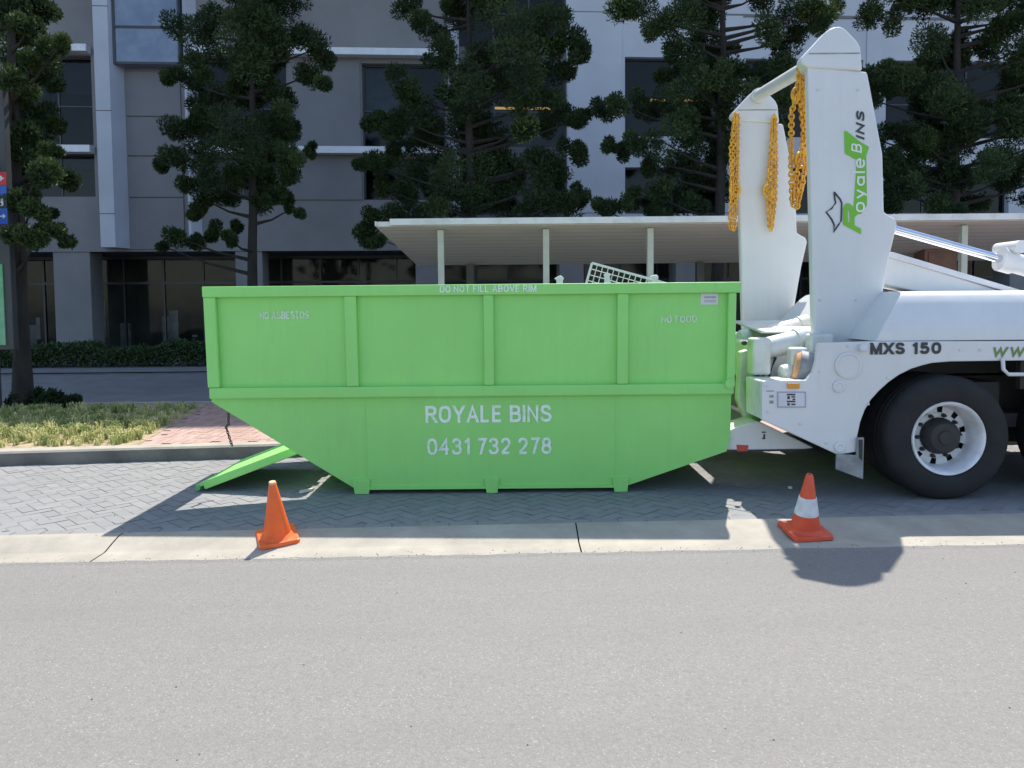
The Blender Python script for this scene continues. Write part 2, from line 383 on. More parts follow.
# concrete edge strip cast in lengths with open joints
mb = MB()
joints = [-40, -30, -21, -15.2, -10.4, -6.6, gr(112,548,-.06).x, gr(577,536,-.06).x, 4.3, 8.2, 12, 18, 26, 40]
for a, b in zip(joints, joints[1:]):
    n = 6; prev = None
    for i in range(n+1):
        x = a+.005 + (b-a-.010)*i/n
        e, f = road_edge(x), bay_edge(x); d = f-e
        cols = [mb.bm.verts.new((x, e+d*t, z)) for t, z in ((0,-.150),(0,-.067),(.02,-.063),(.42,-.060),(.46,-.056),(.60,-.036),(.82,-.008),(.88,-.003),(1,.0),(1,-.15))]
        if prev:
            for k in range(len(cols)-1): mb.bm.faces.new((prev[k], cols[k], cols[k+1], prev[k+1]))
        prev = cols
props(mb.build('gutter', 'concrete', smooth=True), kind='structure')
rect_far = MB(); rect_far.flat([(-200,-60,ROAD-.004),(200,-60,ROAD-.004),(200,4.0,ROAD-.004),(-200,-.9,ROAD-.004)]); props(rect_far.build('road', 'asphalt'), kind='structure')
strip3('gutter_bed', 'joint', [(lambda x: road_edge(x)-.01, -.11), (lambda x: bay_edge(x)-.1, -.055), (lambda x: bay_edge(x)+.02, -.03)], -40, 40)
strip3('paver_bedding', 'grout', [(lambda x: bay_edge(x)-.002, -.0052), (lambda x: kerb_edge(x)+.01, -.0052)], -40, 40)
def herring(name, m, inside, x0, x1, y0, y1, z, ang=45, u=.10, gap=.0024):
    V, Fc, T = [], [], []
    ca, sa = math.cos(R_(ang)), math.sin(R_(ang)); cx, cy = (x0+x1)/2, (y0+y1)/2
    N = int(math.hypot(x1-x0, y1-y0)/u/2)+3
    for a in range(-N, N):
        for b in range(-N, N):
            c = (a-b) % 4
            if c == 0: r = (a*u, b*u, (a+2)*u, (b+1)*u)
            elif c == 3: r = (a*u, b*u, (a+1)*u, (b+2)*u)
            else: continue
            mx, my = (r[0]+r[2])/2, (r[1]+r[3])/2
            px_, py_ = cx+mx*ca-my*sa, cy+mx*sa+my*ca
            if not inside(px_, py_): continue
            k = len(V); dz = random.gauss(0, .0006); tx, ty = random.gauss(0,.006), random.gauss(0,.006)
            for (qx, qy) in ((r[0]+gap,r[1]+gap),(r[2]-gap,r[1]+gap),(r[2]-gap,r[3]-gap),(r[0]+gap,r[3]-gap)):
                V.append((cx+qx*ca-qy*sa, cy+qx*sa+qy*ca, z+dz+(qx-mx)*tx+(qy-my)*ty))
            Fc.append((k,k+1,k+2,k+3)); T.append(random.betavariate(2,2))
    return props(arrays(name, V, Fc, m, tone=T), kind='structure')
herring('paver_bay', 'paver', lambda x, y: bay_edge(x)+.05 < y < kerb_edge(x)-.03, -9, 11, 5, 9, -.003)
# edging course so the herringbone ends on a straight row
V, Fc, T = [], [], []
x = -9.0
while x < 11:
    k = len(V); e = bay_edge(x); V += [(x+.004,e+.004,-.002),(x+.204,e+.009,-.002),(x+.204,e+.098,-.002),(x+.004,e+.094,-.002)]; Fc.append((k,k+1,k+2,k+3)); T.append(random.random()); x += .208
props(arrays('paver_edging', V, Fc, 'paver', tone=T), kind='structure')
# rear kerb and everything behind
KT = .14
strip3('kerb', 'kerb_dark', [(kerb_edge, -.05), (kerb_edge, KT-.02)], -40, 40, 60)  # upright face in a darker concrete than the top
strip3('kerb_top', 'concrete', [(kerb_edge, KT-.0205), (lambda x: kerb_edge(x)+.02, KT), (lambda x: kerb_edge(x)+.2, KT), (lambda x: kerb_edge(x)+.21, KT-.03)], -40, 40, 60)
P1, P2 = gr(140,443,KT), gr(208,404,KT)
def path_left(y): return P1.x + (P2.x-P1.x)*(y-P1.y)/(P2.y-P1.y)
BED_END = 11.95
def rect_sheet(name, m, pts, z, kind='structure'):
    q = MB(); q.flat([(x,y,z) for x,y in pts]); return props(q.build(name, m), kind=kind)
rect_sheet('garden_bed', 'soil', [(-40,kerb_edge(-40)+.2),(path_left(kerb_edge(-3.9)+.2),kerb_edge(-3.9)+.2),(path_left(BED_END),BED_END),(-40,BED_END)], KT-.008)
rect_sheet('path_bedding', 'pink_bed', [(path_left(kerb_edge(-3.9)+.1)-.15,kerb_edge(-3.9)+.1),(0,kerb_edge(0)+.1),(40,9.4),(40,BED_END),(path_left(BED_END)-.15,BED_END)], KT-.012)
herring('footpath', 'pink', lambda x, y: x > path_left(y)+.06 and y > kerb_edge(x)+.22 and y < BED_END-.05, -5.2, 1.6, 8.2, 12, KT-.004, ang=0)
rect_sheet('far_kerb', 'concrete', [(-60,BED_END),(60,BED_END),(60,BED_END+.2),(-60,BED_END+.2)], KT+.002)
rect_sheet('far_road', 'far_asphalt', [(-60,BED_END+.2),(60,BED_END+.2),(60,18.9),(-60,17.3)], .10)
q = MB(); q.box(-5.6, 14, 15.0, 17.2, .08, .24); props(q.build('tree_island', 'soil', bevel=.03), kind='structure')
rect_sheet('far_gutter', 'kerb_dark', [(-60,17.1),(60,18.7),(60,18.95),(-60,17.35)], .106)
rect_sheet('forecourt', 'far_asphalt', [(-60,17.35),(60,18.95),(60,40),(-60,40)], .13)

# ------------------------------------------------------------------ the office building
YAW = R_(4.0); FY = 24.0
bd = thing('office_building', (0, FY, .13), 'grey and white multi storey office block with pale vertical fins behind the trees', 'building')
bd.rotation_euler = (0, 0, YAW)
def fu(px, py=150):
    d = ray(px, py); n = np.array([-math.sin(YAW), math.cos(YAW)])       # facade plane
    k = (FY*n[1])/(d[0]*n[0]+d[1]*n[1]); return (d[0]*k)*math.cos(YAW) + (d[1]*k-FY)*math.sin(YAW)
def fz(py, px=270):
    d = ray(px, py); n = np.array([-math.sin(YAW), math.cos(YAW)])
    k = (FY*n[1])/(d[0]*n[0]+d[1]*n[1]); return EYE + d[2]*k - .13
UL, UR, ROOF = -30.0, 34.0, 20.3
class LB(MB):      # building-local meshes: built straight in the local frame of the block
    def build(s, name, m, parent=None, bevel=0, smooth=False):
        bm = s.bm; bmesh.ops.recalc_face_normals(bm, faces=bm.faces)
        me = bpy.data.meshes.new(name); bm.to_mesh(me); bm.free(); return link(name, me, m, parent, bevel, smooth)
S = fz(52)-fz(150)      # storey height
wins = []               # u0,u1,z0,z1,kind
def W(x0, x1, y0, y1, kind='plain'): wins.append((fu(x0), fu(x1), fz(y1), fz(y0), kind))
W(-330,-190,57,146); W(-330,-190,154,197); W(-170,-40,57,146); W(-170,-40,154,197)
W(20,94,58,146); W(20,94,154,197)
W(197,288,59,147); W(197,284,158,200); W(363,446,62,147,'blind_or_reflection'); W(363,446,158,200)
W(459,566,-38,44); W(459,566,62,146,'strip'); W(459,566,158,214)
W(625,722,52,134,'strip'); W(625,722,166,214); W(745,862,52,134,'strip'); W(745,862,166,214); W(885,1010,52,134); W(885,1010,166,214); W(1040,1160,52,134); W(1040,1160,166,214)
up = []
for k in range(1, 5):
    for (a, b) in ((-330,-190),(-170,-40),(20,94),(197,288),(363,446),(625,722),(745,862),(885,1010),(1040,1160)):
        up.append((fu(a), fu(b), fz(146)+S*k+(S if k else 0), fz(60)+S*k+S))
for k in range(2, 6): up.append((fu(459), fu(566), fz(146)+S*k, fz(60)+S*k))
allw = [x[:4] for x in wins] + [q for q in up if q[3] < ROOF-.5]
def holed(name, m, u0, u1, z0, z1, holes, depth=.28):
    b = LB(); us = sorted({u0, u1, *[h[0] for h in holes], *[h[1] for h in holes]}); zs = sorted({z0, z1, *[h[2] for h in holes], *[h[3] for h in holes]})
    us = [u for u in us if u0 <= u <= u1]; zs = [z for z in zs if z0 <= z <= z1]
    for a, c in zip(us, us[1:]):
        for d, e in zip(zs, zs[1:]):
            mu, mz = (a+c)/2, (d+e)/2
            if any(h[0] < mu < h[1] and h[2] < mz < h[3] for h in holes): continue
            b.flat([(a,0,d),(c,0,d),(c,0,e),(a,0,e)])
    for h in holes:
        if h[0] >= u0-1e-6 and h[1] <= u1+1e-6:
            a, c, d, e = h
            for q in ([(a,0,d),(c,0,d),(c,depth,d),(a,depth,d)],[(a,0,e),(c,0,e),(c,depth,e),(a,depth,e)],[(a,0,d),(a,0,e),(a,depth,e),(a,depth,d)],[(c,0,d),(c,0,e),(c,depth,e),(c,depth,d)]): b.flat(q)
    bmesh.ops.remove_doubles(b.bm, verts=b.bm.verts, dist=1e-4)
    return b.build(name, m, bd)
GZ = fz(251)
uA, uB = fu(458), fu(567)
holed('wall', 'facade', UL, uA, GZ, ROOF, [h for h in allw if h[1] <= uA+.01])
holed('wall', 'facade_dark', uA, uB, GZ, ROOF, [h for h in allw if h[0] >= uA-.01 and h[1] <= uB+.01])
holed('wall', 'facade_w', uB, UR, GZ, ROOF, [h for h in allw if h[0] >= uB-.01])
b = LB(); b.box(UL+.01, UR-.01, 4, 12, .0, ROOF-.01); b.box(UL, UR, 0.02, 4.0, ROOF-.02, ROOF+.3)
b.box(UL+.01, UL+.3, .02, 4, GZ, ROOF-.03); b.box(UR-.3, UR-.01, .02, 4, GZ, ROOF-.03); b.build('rear_block', 'interior', bd)
for k in range(0, 8):   # floor slabs behind the glass
    z = fz(150)+S*k-.1
    if k % 2 == 0 or k > 1:
        LB().box(UL+.31, UR-.31, .3, 3.98, z-.15, z+.1).build('floor_slab', 'interior', bd)
for (u0,u1,z0,z1,kind) in wins + [(*q,'plain') for q in up if q[3] < ROOF-.5]:
    f = LB(); t = .05
    for q in ((u0,u1,z0,z0+t),(u0,u1,z1-t,z1),(u0,u0+t,z0+t,z1-t),(u1-t,u1,z0+t,z1-t)): f.box(q[0],q[1],.20,.27,q[2],q[3])
    nb = max(1, round((u1-u0)/1.3))
    for i in range(1, nb): f.box(u0+(u1-u0)*i/nb-.022, u0+(u1-u0)*i/nb+.022, .205, .265, z0+t, z1-t)
    if z1-z0 > 2: f.box(u0+t, u1-t, .207, .263, z0+(z1-z0)*.45-.02, z0+(z1-z0)*.45+.02)
    wo = f.build('window', 'frame', bd)
    gl = LB(); gl.flat([(u0+.02,.235,z0+.02),(u1-.02,.235,z0+.02),(u1-.02,.235,z1-.02),(u0+.02,.235,z1-.02)]); gl.build('pane', 'glass', wo)
    if kind == 'plain' and random.random() < .45 and u1-u0 > 1.5:
        k0 = random.choice((0, .5)); LB().box(u0+.08+k0*(u1-u0), u0+(k0+.48)*(u1-u0), .4, .415, z1-random.uniform(.3,.75)*(z1-z0), z1-.06).build('blind_or_reflection', 'blindcloth', wo)
    if kind == 'blind_or_reflection':
        LB().box(u0+.08, u0+.6*(u1-u0), .4, .42, z0+.7, z1-.06).build('blind_or_reflection', 'pale_inner', wo)  # pale sheet painted in for the sky's reflection in this pane
    if kind == 'strip':
        LB().box(u0+.35*(u1-u0), u1-.2, 1.0, 1.12, z1-1.05, z1-1.0).build('ceiling_light', 'strip', wo)
# ledges, fins, panels
def bar(name, x0, x1, y0, y1, m, d0, d1, mb=None): return LB().box(fu(x0), fu(x1), d0, d1, fz(y1), fz(y0)).build(name, m, bd, bevel=.01)
for k in range(0, 7):
    dz = S*(k-1)
    for (a, c) in ((-360,-30),(22,95),(197,446)):
        LB().box(fu(a), fu(c), -.35, -.002, fz(57)-.0+dz, fz(50)+dz).build('ledge', 'ledge', bd, bevel=.01)
    if k > 1: LB().box(fu(568), UR-.1, -.05, -.002, fz(55)+dz, fz(52)+dz).build('ledge', 'facade2', bd)
LB().box(fu(568), UR-.2, -.03, -.002, fz(9), fz(6)).build('ledge', 'facade2', bd)
def fin(x0, x1, ybot, top=ROOF+.5, d=-.55):
    u0, u1 = fu(x0), fu(x1); z0 = fz(ybot); f = LB()
    f.poly3([(u0,-.003,z0),(u0+.08,d,z0),(u1-.22,d,z0),(u1,-.003,z0)], [(u0,-.003,top),(u0+.08,d,top),(u1-.22,d,top),(u1,-.003,top)])
    o = f.build('fin', 'fin', bd)
    j = LB()
    for k in range(9):
        z = z0 + .95 + 2.93*k
        if z < top-.2: j.box(u0+.07, u1-.21, d-.004, d+.03, z, z+.02)
    j.build('joint', 'frame', o)
fin(103, 128, 248); fin(187, 200, 236, d=-.3); fin(449, 460, 215, d=-.35); fin(-188,-172, 248)
gb = LB(); gb.box(fu(124), fu(187), -.4, -.004, fz(70), ROOF-.02); o = gb.build('spandrel_glass', 'bluebox', bd)
fr = LB()
for y in (70, 35, -10, -60, -110, -160, -210): fr.box(fu(123.5), fu(187.2), -.42, -.39, fz(y), fz(y)+.07)
fr.box(fu(123), fu(125), -.43, -.385, fz(70), ROOF-.03); fr.box(fu(186), fu(187.5), -.43, -.385, fz(70), ROOF-.03); fr.build('frame', 'frame', o)
for (y0,y1) in ((73,117.3),(118.6,156.4),(157.6,197.4),(198.6,249)): bar('cladding_panel', 121.5, 182.5, y0, y1, 'facade2', -.05, -.002)
for (x0,x1,y0,y1) in ((289.5,361.5,60,148.5),(286,361.5,158,200)): bar('cladding_panel', x0, x1, y0, y1, 'facade2', -.04, -.002)
for (x0,x1,y0,y1) in ((568,622,7,110),(568,622,111,213),(725,742,8,213),(865,882,8,213)): bar('cladding_panel', x0, x1, y0, y1, 'facade_w', -.035, -.002)
# recessed ground floor
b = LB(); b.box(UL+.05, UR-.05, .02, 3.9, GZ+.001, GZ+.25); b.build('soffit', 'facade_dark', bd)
for (x0,x1) in ((-300,-262),(-120,-84),(54,91),(236,263),(416,440),(560,584),(676,700),(840,864),(1010,1034)):
    LB().box(fu(x0,300), fu(x1,300), .03, .85, 0, GZ-.002).build('column', 'facade', bd, bevel=.02)
LB().box(UL, UR, .012, .3, GZ-.35, GZ-.003).build('beam', 'facade', bd) if False else None
f = LB(); u = UL+.1; D = 2.2
while u < UR-.5:
    f.box(u-.03, u+.03, D-.05, D+.05, .05, GZ-.01); u += 1.25
f.box(UL+.1, UR-.1, D-.055, D+.055, 0, .06); f.box(UL+.1, UR-.1, D-.055, D+.055, 2.25, 2.33); f.box(UL+.1,UR-.1,D-.055,D+.055,GZ-.1,GZ-.004)
sf = f.build('shopfront', 'frame', bd)
gl = LB(); gl.flat([(UL+.1,D,.03),(UR-.1,D,.03),(UR-.1,D,GZ-.01),(UL+.1,D,GZ-.01)]); gl.build('pane', 'gglass', sf)
ip = LB()
for (x0,x1,y0,y1) in ((98,102,300,350),(120,131,325,350),(161,171,318,350),(173,182,312,350),(192,197,338,350),(40,44,318,352),(22,30,326,350),(310,318,300,345)):
    dd = random.uniform(2.4, 3.4); ip.box(fu(x0,300)*1.1, fu(x1,300)*1.1, dd, dd+.1, .05 if random.random()<.6 else .5, fz(y0)*1.05)
ip.build('pale_uprights', 'pale_inner', sf)  # pale upright boxes behind the shopfront glass

# ------------------------------------------------------------------ foliage helpers
def leaf_cloud(centres, radii, per, length, width, up=.25, flat=1.0):
    """narrow leaf faces bristling outwards through each clump's volume"""
    C_ = np.repeat(np.asarray(centres, float), per, 0); Rr = np.repeat(np.asarray(radii, float), per)
    n = len(C_); d = rng.normal(size=(n,3)); d /= np.linalg.norm(d, axis=1)[:,None]
    rad = Rr*(.25+.75*rng.random(n)**.5)
    pos = C_ + d*rad[:,None]*np.array([1,1,flat])
    ax = d + rng.normal(size=(n,3))*.55 + np.array([0,0,up]); ax /= np.linalg.norm(ax, axis=1)[:,None]
    sd = np.cross(ax, rng.normal(size=(n,3))); sd /= np.linalg.norm(sd, axis=1)[:,None]
    L = (length*(.6+.8*rng.random(n)))[:,None]; Wd = (width*(.7+.6*rng.random(n)))[:,None]
    a = pos - ax*L*.5; c = pos + ax*L*.5; m1 = pos + sd*Wd*.5; m2 = pos - sd*Wd*.5
    V = np.stack([a, m1, c, m2], 1).reshape(-1,3); Fc = np.arange(n*4).reshape(-1,4)
    base = np.repeat(rng.beta(1.6,2.2,len(radii)), per)
    tone = np.clip(base*.6 + rng.random(n)*.4, 0, 1); return V, Fc, tone
def pine(px, py_base, Y, lean, clumps, rtrunk, label, ztop, bright=(), rscale=1.0, extra=60, name='pine_tree', spread=2.3):
    top = at(px, 0, Y); zb = .24 if Y > 12 else KT
    bx = top.x + lean; t = thing(name, (bx, Y, zb), label, 'tree', 'pines in front of the office building')
    def tx(z): return bx + (top.x-bx)*(z-zb)/(top.z-zb)
    n = 9; pts = [(tx(zb+(ztop-zb)*i/n)+random.uniform(-.03,.03), Y+random.uniform(-.03,.03), zb-.05+(ztop-zb+.05)*i/n) for i in range(n+1)]
    tk = MB(); tk.tube(pts, [rtrunk*(1.25 if i == 0 else 1)*(1-.82*(i/n)) for i in range(n+1)], 12)
    cs, rs, br = [], [], []
    for (x, y, r) in clumps:
        off = abs(x-px)/FPX*Y
        reach = max(.25, math.sqrt(max(0.05, 1.9**2-off**2)))
        yy = Y + random.uniform(-.75, .75)*reach
        cs.append(at(x, y, yy)); rs.append(r/FPX*Y*rscale*1.18); br.append((x, y) in bright)
    zmin = min(c.z for c in cs)
    for i in range(extra):         # the rest of the crown, above the picture and round the back
        if i % 2: z = random.uniform(top.z+.1, ztop)
        else: z = random.uniform(zmin+.8, ztop-.5)
        rmax = spread*(1 - .75*max(0, (z-zmin)/(ztop-zmin)))
        a = random.uniform(0, 2*math.pi) if i % 2 else random.uniform(.15*math.pi, .85*math.pi)
        rr = rmax*random.uniform(.35, 1); cs.append(Vector((tx(z)+rr*math.cos(a)*(1 if i % 2 else .65), Y+rr*math.sin(a), z))); rs.append(random.uniform(.2,.36)); br.append(False)
    for k, c in enumerate(cs):     # a limb out to each clump
        if k % 2 == 0 or br[k]:
            z0 = max(zb+1.6, c.z - .12 - .25*abs(c.x-tx(c.z))); s0 = Vector((tx(z0), Y, z0)); mid = (s0+c)/2 + Vector((0,0,-.06))
            tk.tube([s0, mid, c], [.035*rtrunk/.1, .022, .010], 5, cap=False)
    tk.build('trunk', 'bark', t, smooth=True)
    C3, R3 = [], []
    for c, r, bb in zip(cs, rs, br):          # each clump is a handful of smaller tufts
        for _ in range(4):
            o = rng.normal(size=3)*r*.36; C3.append((c.x+o[0], c.y+o[1], c.z+o[2]*.8)); R3.append(r*random.uniform(.55,.78))
    V, Fc, T = leaf_cloud(C3, R3, 320, .085, .026, up=.45); arrays('crown', V, Fc, 'leaf', t, T)
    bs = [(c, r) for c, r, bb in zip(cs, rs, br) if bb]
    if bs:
        V, Fc, T = leaf_cloud([b_[0] for b_ in bs], [b_[1]*1.05 for b_ in bs], 420, .085, .024, up=.5); arrays('painted_sunlit_tufts', V, Fc, 'leaf_sunlit', t, T)  # tufts coloured lighter to paint sunlight onto the crown
    return t
T1 = [(15,10,14),(40,8,14),(30,25,12),(52,12,8),(20,40,14),(45,48,12),(60,45,8),(15,65,14),(35,62,10),(20,90,12),(12,78,12),(55,85,8),(15,115,14),(38,118,14),(55,125,10),(28,130,12),(15,150,14),(35,152,12),(50,150,8),(15,175,12),(40,170,12),(65,178,8),(50,165,8),(70,185,6),(20,200,12),(45,215,8),(30,210,10),(55,232,9),(35,240,10),(62,240,5),(20,235,10),(38,232,9)]
T1 += [(-x-4, y+random.uniform(-8,8), r) for x, y, r in T1 if x > 18]
T2 = [(180,25,14),(172,75,10),(200,35,15),(220,15,18),(215,55,18),(200,70,12),(235,40,20),(262,20,18),(250,60,18),(290,10,16),(275,45,16),(300,35,14),(318,48,14),(325,60,10),(310,75,14),(322,85,8),(195,85,14),(215,95,18),(240,90,18),(268,85,16),(285,100,14),(200,112,12),(175,128,13),(190,125,10),(215,125,16),(240,125,18),(265,120,16),(283,110,10),(290,130,10),(160,165,8),(175,160,14),(200,155,16),(225,150,18),(250,155,18),(275,150,14),(295,160,12),(310,150,6),(190,185,12),(210,180,14),(232,178,14),(262,178,14),(285,178,10),(205,200,10),(225,198,10),(260,198,8),(195,215,7),(175,236,10),(213,234,9),(162,246,6),(195,243,8),(230,240,6),(300,213,5),(291,209,4),(235,225,6),(265,5,14),(240,8,14)]
T3 = [(405,8,12),(420,20,10),(430,30,14),(445,45,14),(460,20,20),(480,10,20),(500,25,20),(525,15,18),(545,20,15),(560,15,12),(575,40,12),(583,48,9),(565,45,14),(540,45,18),(510,50,20),(480,50,20),(455,70,16),(437,60,10),(470,85,20),(500,80,20),(530,75,18),(555,70,16),(573,68,11),(583,50,9),(548,95,14),(525,105,13),(465,110,18),(405,80,14),(408,95,12),(415,115,14),(400,120,12),(375,125,11),(395,130,12),(380,120,9),(430,125,14),(455,135,18),(485,135,18),(515,130,16),(545,125,14),(565,110,13),(575,120,10),(588,115,8),(420,145,16),(400,150,12),(440,155,18),(470,160,18),(500,160,18),(530,155,14),(555,160,14),(572,155,12),(582,150,8),(362,165,8),(375,165,11),(395,170,13),(420,175,16),(450,180,18),(480,185,18),(510,185,18),(540,185,18),(563,180,14),(580,195,10),(573,200,10),(555,205,16),(530,205,16),(500,208,16),(465,205,16),(440,200,14),(410,195,14),(385,190,9),(366,230,10),(372,215,9),(390,215,14),(415,215,14),(367,243,9),(382,240,8),(525,128,13),(542,168,11)]
T4 = [(620,8,14),(640,10,14),(660,20,14),(680,15,18),(655,30,11),(676,50,15),(692,58,13),(665,75,10),(690,80,16),(640,100,11),(620,105,12),(602,110,10),(655,105,15),(680,105,18),(700,100,14),(720,80,14),(737,72,12),(770,30,16),(790,15,16),(812,10,12),(830,10,11),(780,45,13),(800,35,11),(818,25,9),(740,90,16),(760,75,16),(780,65,13),(640,145,11),(625,150,9),(610,145,7),(660,140,15),(685,140,16),(705,140,16),(740,120,18),(765,110,18),(785,100,13),(650,168,10),(675,170,15),(700,175,14),(740,150,16),(765,145,16),(610,205,10),(600,210,8),(630,200,11),(655,195,13),(680,200,14),(700,205,12),(745,180,16),(770,175,14),(690,120,14),(660,210,10),(705,12,13),(780,130,12),(778,160,12),(735,195,12)]
T5 = []
while len(T5) < 100:
    x, y = random.uniform(868, 1075), random.uniform(-5, 216)
    if 20 < y < 62 and 905 < x < 1000 and random.random() < .75: continue
    if y > 198 and 985 < x: continue
    if x < 885 and 20 < y < 60: continue
    T5.append((x, y, random.uniform(10, 17)))
T5 += [(892,78,12),(908,84,12),(880,72,8)]
bright3 = ((525,128,),); 
pine(8, 0, 11.6, -.02, T1, .13, 'dark pine at the left edge rooted in the dry grass bed', 7.6, extra=34, spread=.75)
pine(252, 0, 15.6, -.18, T2, .125, 'dark pine with a bare lower trunk between the two left fins of the building', 8.1, spread=1.6)
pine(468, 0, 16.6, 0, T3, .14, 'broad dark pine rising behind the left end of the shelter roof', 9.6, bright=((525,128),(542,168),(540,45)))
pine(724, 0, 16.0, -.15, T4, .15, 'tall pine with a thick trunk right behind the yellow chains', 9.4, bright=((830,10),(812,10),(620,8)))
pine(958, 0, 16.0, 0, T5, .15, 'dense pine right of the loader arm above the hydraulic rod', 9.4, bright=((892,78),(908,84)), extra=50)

# clipped hedge and low shrubs
def hedge(name, x0, x1, y, h, d, label):
    t = thing(name, ((x0+x1)/2, y, .13), label, 'hedge')
    n = int((x1-x0)*1500); X = rng.uniform(x0, x1, n); Yv = y + (rng.random(n)-.5)*d; Z = .13 + h*(rng.random(n)**.7)*(.88+.14*np.sin(X*2.1)+.08*np.sin(X*5.7))
    V, Fc, T = leaf_cloud(np.stack([X,Yv,Z],1), np.full(n,.05), 1, .10, .05); arrays('leaves', V, Fc, 'hedge', t, T)
    st = MB(); pts = []; x = x0+.1
    while x < x1: pts += [(x,y,.10),(x+.2,y+random.uniform(-.1,.1),h*.7)]; x += .4
    st.tube(pts, .012, 5)
    st.build('stem', 'bark', t); return t
hedge('hedge', -14, -2, 19.9, .62, 1.0, 'long dark clipped hedge below the office windows across the far road')
def shrub(px, py, Y, r, label):
    c = at(px, py, Y); t = thing('shrub', (c.x, Y, KT), label, 'shrub', 'low shrubs at the back of the grass bed')
    cs = [(c.x+random.uniform(-r,r)*.8, Y+random.uniform(-r,r)*.8, KT+r*random.uniform(.4,1.15)) for _ in range(16)]
    V, Fc, T = leaf_cloud(cs, [r*random.uniform(.3,.5) for _ in cs], 90, .09, .03); arrays('leaves', V, Fc, 'shrub', t, T)
    s = MB()
    for q in cs[:7]: s.tube([(c.x,Y,KT-.02), q], [.012,.005], 5)
    s.build('stem', 'bark', t)
shrub(22, 402, 11.6, .16, 'small dark shrub at the foot of the left edge pine trunk')
shrub(49, 402, 11.65, .19, 'largest dark rounded shrub of the grass bed, middle of the three')
shrub(70, 403, 11.55, .13, 'small dark shrub in the grass bed nearest the green bin')

# strappy grass (uncountable)
n = 0; V = []; Fc = []; T = []
while n < 1900:
    y = random.uniform(8.2, 11.35); x = random.uniform(-10.5, -3.6)
    if y < kerb_edge(x)+.3 or x > path_left(y)-.08: continue
    if math.sin(x*1.9+1)+math.sin(y*2.7+x) < -.9 and random.random() < .6: continue
    n += 1; tone0 = random.betavariate(1.5, 1.5); hh = random.uniform(.04, .125)
    for _ in range(16):
        a = random.uniform(0, 6.283); l = hh*random.uniform(.7,1.25); sp = random.uniform(.2,.75)*l; wd = .007
        bx, by = x+random.gauss(0,.025), y+random.gauss(0,.025); dx, dy = math.cos(a), math.sin(a)
        k = len(V)
        V += [(bx-dy*wd,by+dx*wd,KT-.01),(bx+dy*wd,by-dx*wd,KT-.01),(bx+dx*sp*.45+dy*wd,by+dy*sp*.45-dx*wd,KT+l*.75),(bx+dx*sp*.45-dy*wd,by+dy*sp*.45+dx*wd,KT+l*.75),(bx+dx*sp,by+dy*sp,KT+l*.82)]
        Fc += [(k,k+1,k+2,k+3),(k+3,k+2,k+4)]; tt = min(1,max(0,tone0+random.uniform(-.3,.3))); T += [tt,tt]
props(arrays('grass', V, Fc, 'grass', tone=T), 'yellowing strappy ground cover grass in the bed beside the pink path', 'grass', kind='stuff')

# ------------------------------------------------------------------ shelter behind the bin
sh = thing('shelter', (2.5, 13, KT), 'long open shelter with pale sloping roof and cream posts behind the bin', 'shelter')
zf = at(560,221,12).z; zr = 2.38; XL, XR = -2.05, 11.5
q = MB(); q.poly3([(XL,12.06,zf-.055),(XR,12.06,zf-.055),(XR,15.1,zr),(XL+.28,15.1,zr)], [(XL,12.06,zf+.02),(XR,12.06,zf+.02),(XR,15.1,zr+.07),(XL+.28,15.1,zr+.07)]); rf = q.build('roof', 'soffit', sh)
q = MB(); 
for i in range(1, 12):
    t_ = i/12; yy = 12.06+3.04*t_; zz = zf-.055+(zr-zf+.055)*t_
    q.box(XL+.28*t_+.03, XR-.03, yy-.004, yy+.004, zz-.002, zz+.003)
q.build('board_joint', 'greycab', rf)
q = MB(); q.box(XL+.2, XR+.05, 11.97, 12.055, zf-.045, zf+.055); q.build('fascia', 'fascia', sh, bevel=.008)
q = MB(); q.poly3([(XL-.03,12.0,zf-.05),(XL+.25,15.1,zr-.01),(XL+.25,15.1,zr+.09),(XL-.03,12.0,zf+.02)], [(XL-.006,12.0,zf-.05),(XL+.274,15.1,zr-.01),(XL+.274,15.1,zr+.09),(XL-.006,12.0,zf+.02)]); q.build('end_trim', 'fascia', sh)
for px_ in (441, 546, 650, 756, 860, 963, 1068, 1172):
    x = at(px_, 250, 12.25).x; q = MB(); q.box(x-.048, x+.048, 12.2, 12.3, KT-.02, zf-.10); q.box(x-.08,x+.08,12.16,12.34,KT-.01,KT+.015); q.build('post', 'post', sh, bevel=.006)
for x in [at(p_,250,14.9).x for p_ in (470, 700, 905, 1100)]:
    q = MB(); q.box(x-.07, x+.07, 14.85, 14.99, KT-.05, zr); q.build('post', 'facade_dark', sh)
def cabinet(name, px0, px1, py0, Y, m, label, cat):
    a, b_ = at(px0, py0, Y), at(px1, py0, Y); t = thing(name, ((a.x+b_.x)/2, Y, KT), label, cat)
    q = MB(); q.box(a.x, b_.x, Y, Y+.5, KT+.08, a.z); q.build('body', m, t, bevel=.02)
    q = MB(); q.box(a.x+.06, b_.x-.06, Y-.02, Y-.002, KT+.2, a.z-.12); q.build('door', m, t, bevel=.006)
    q = MB(); q.box(a.x+.02, b_.x-.02, Y+.03, Y+.47, KT-.02, KT+.078); q.build('plinth', 'black', t)
cabinet('cabinet', 925, 958, 246, 14.0, 'brown', 'brown cabinet under the shelter behind the sloping white boom', 'cabinet')
cabinet('screen', 884, 922, 232, 14.4, 'greycab', 'grey upright screen under the shelter just right of the loader arm', 'screen')

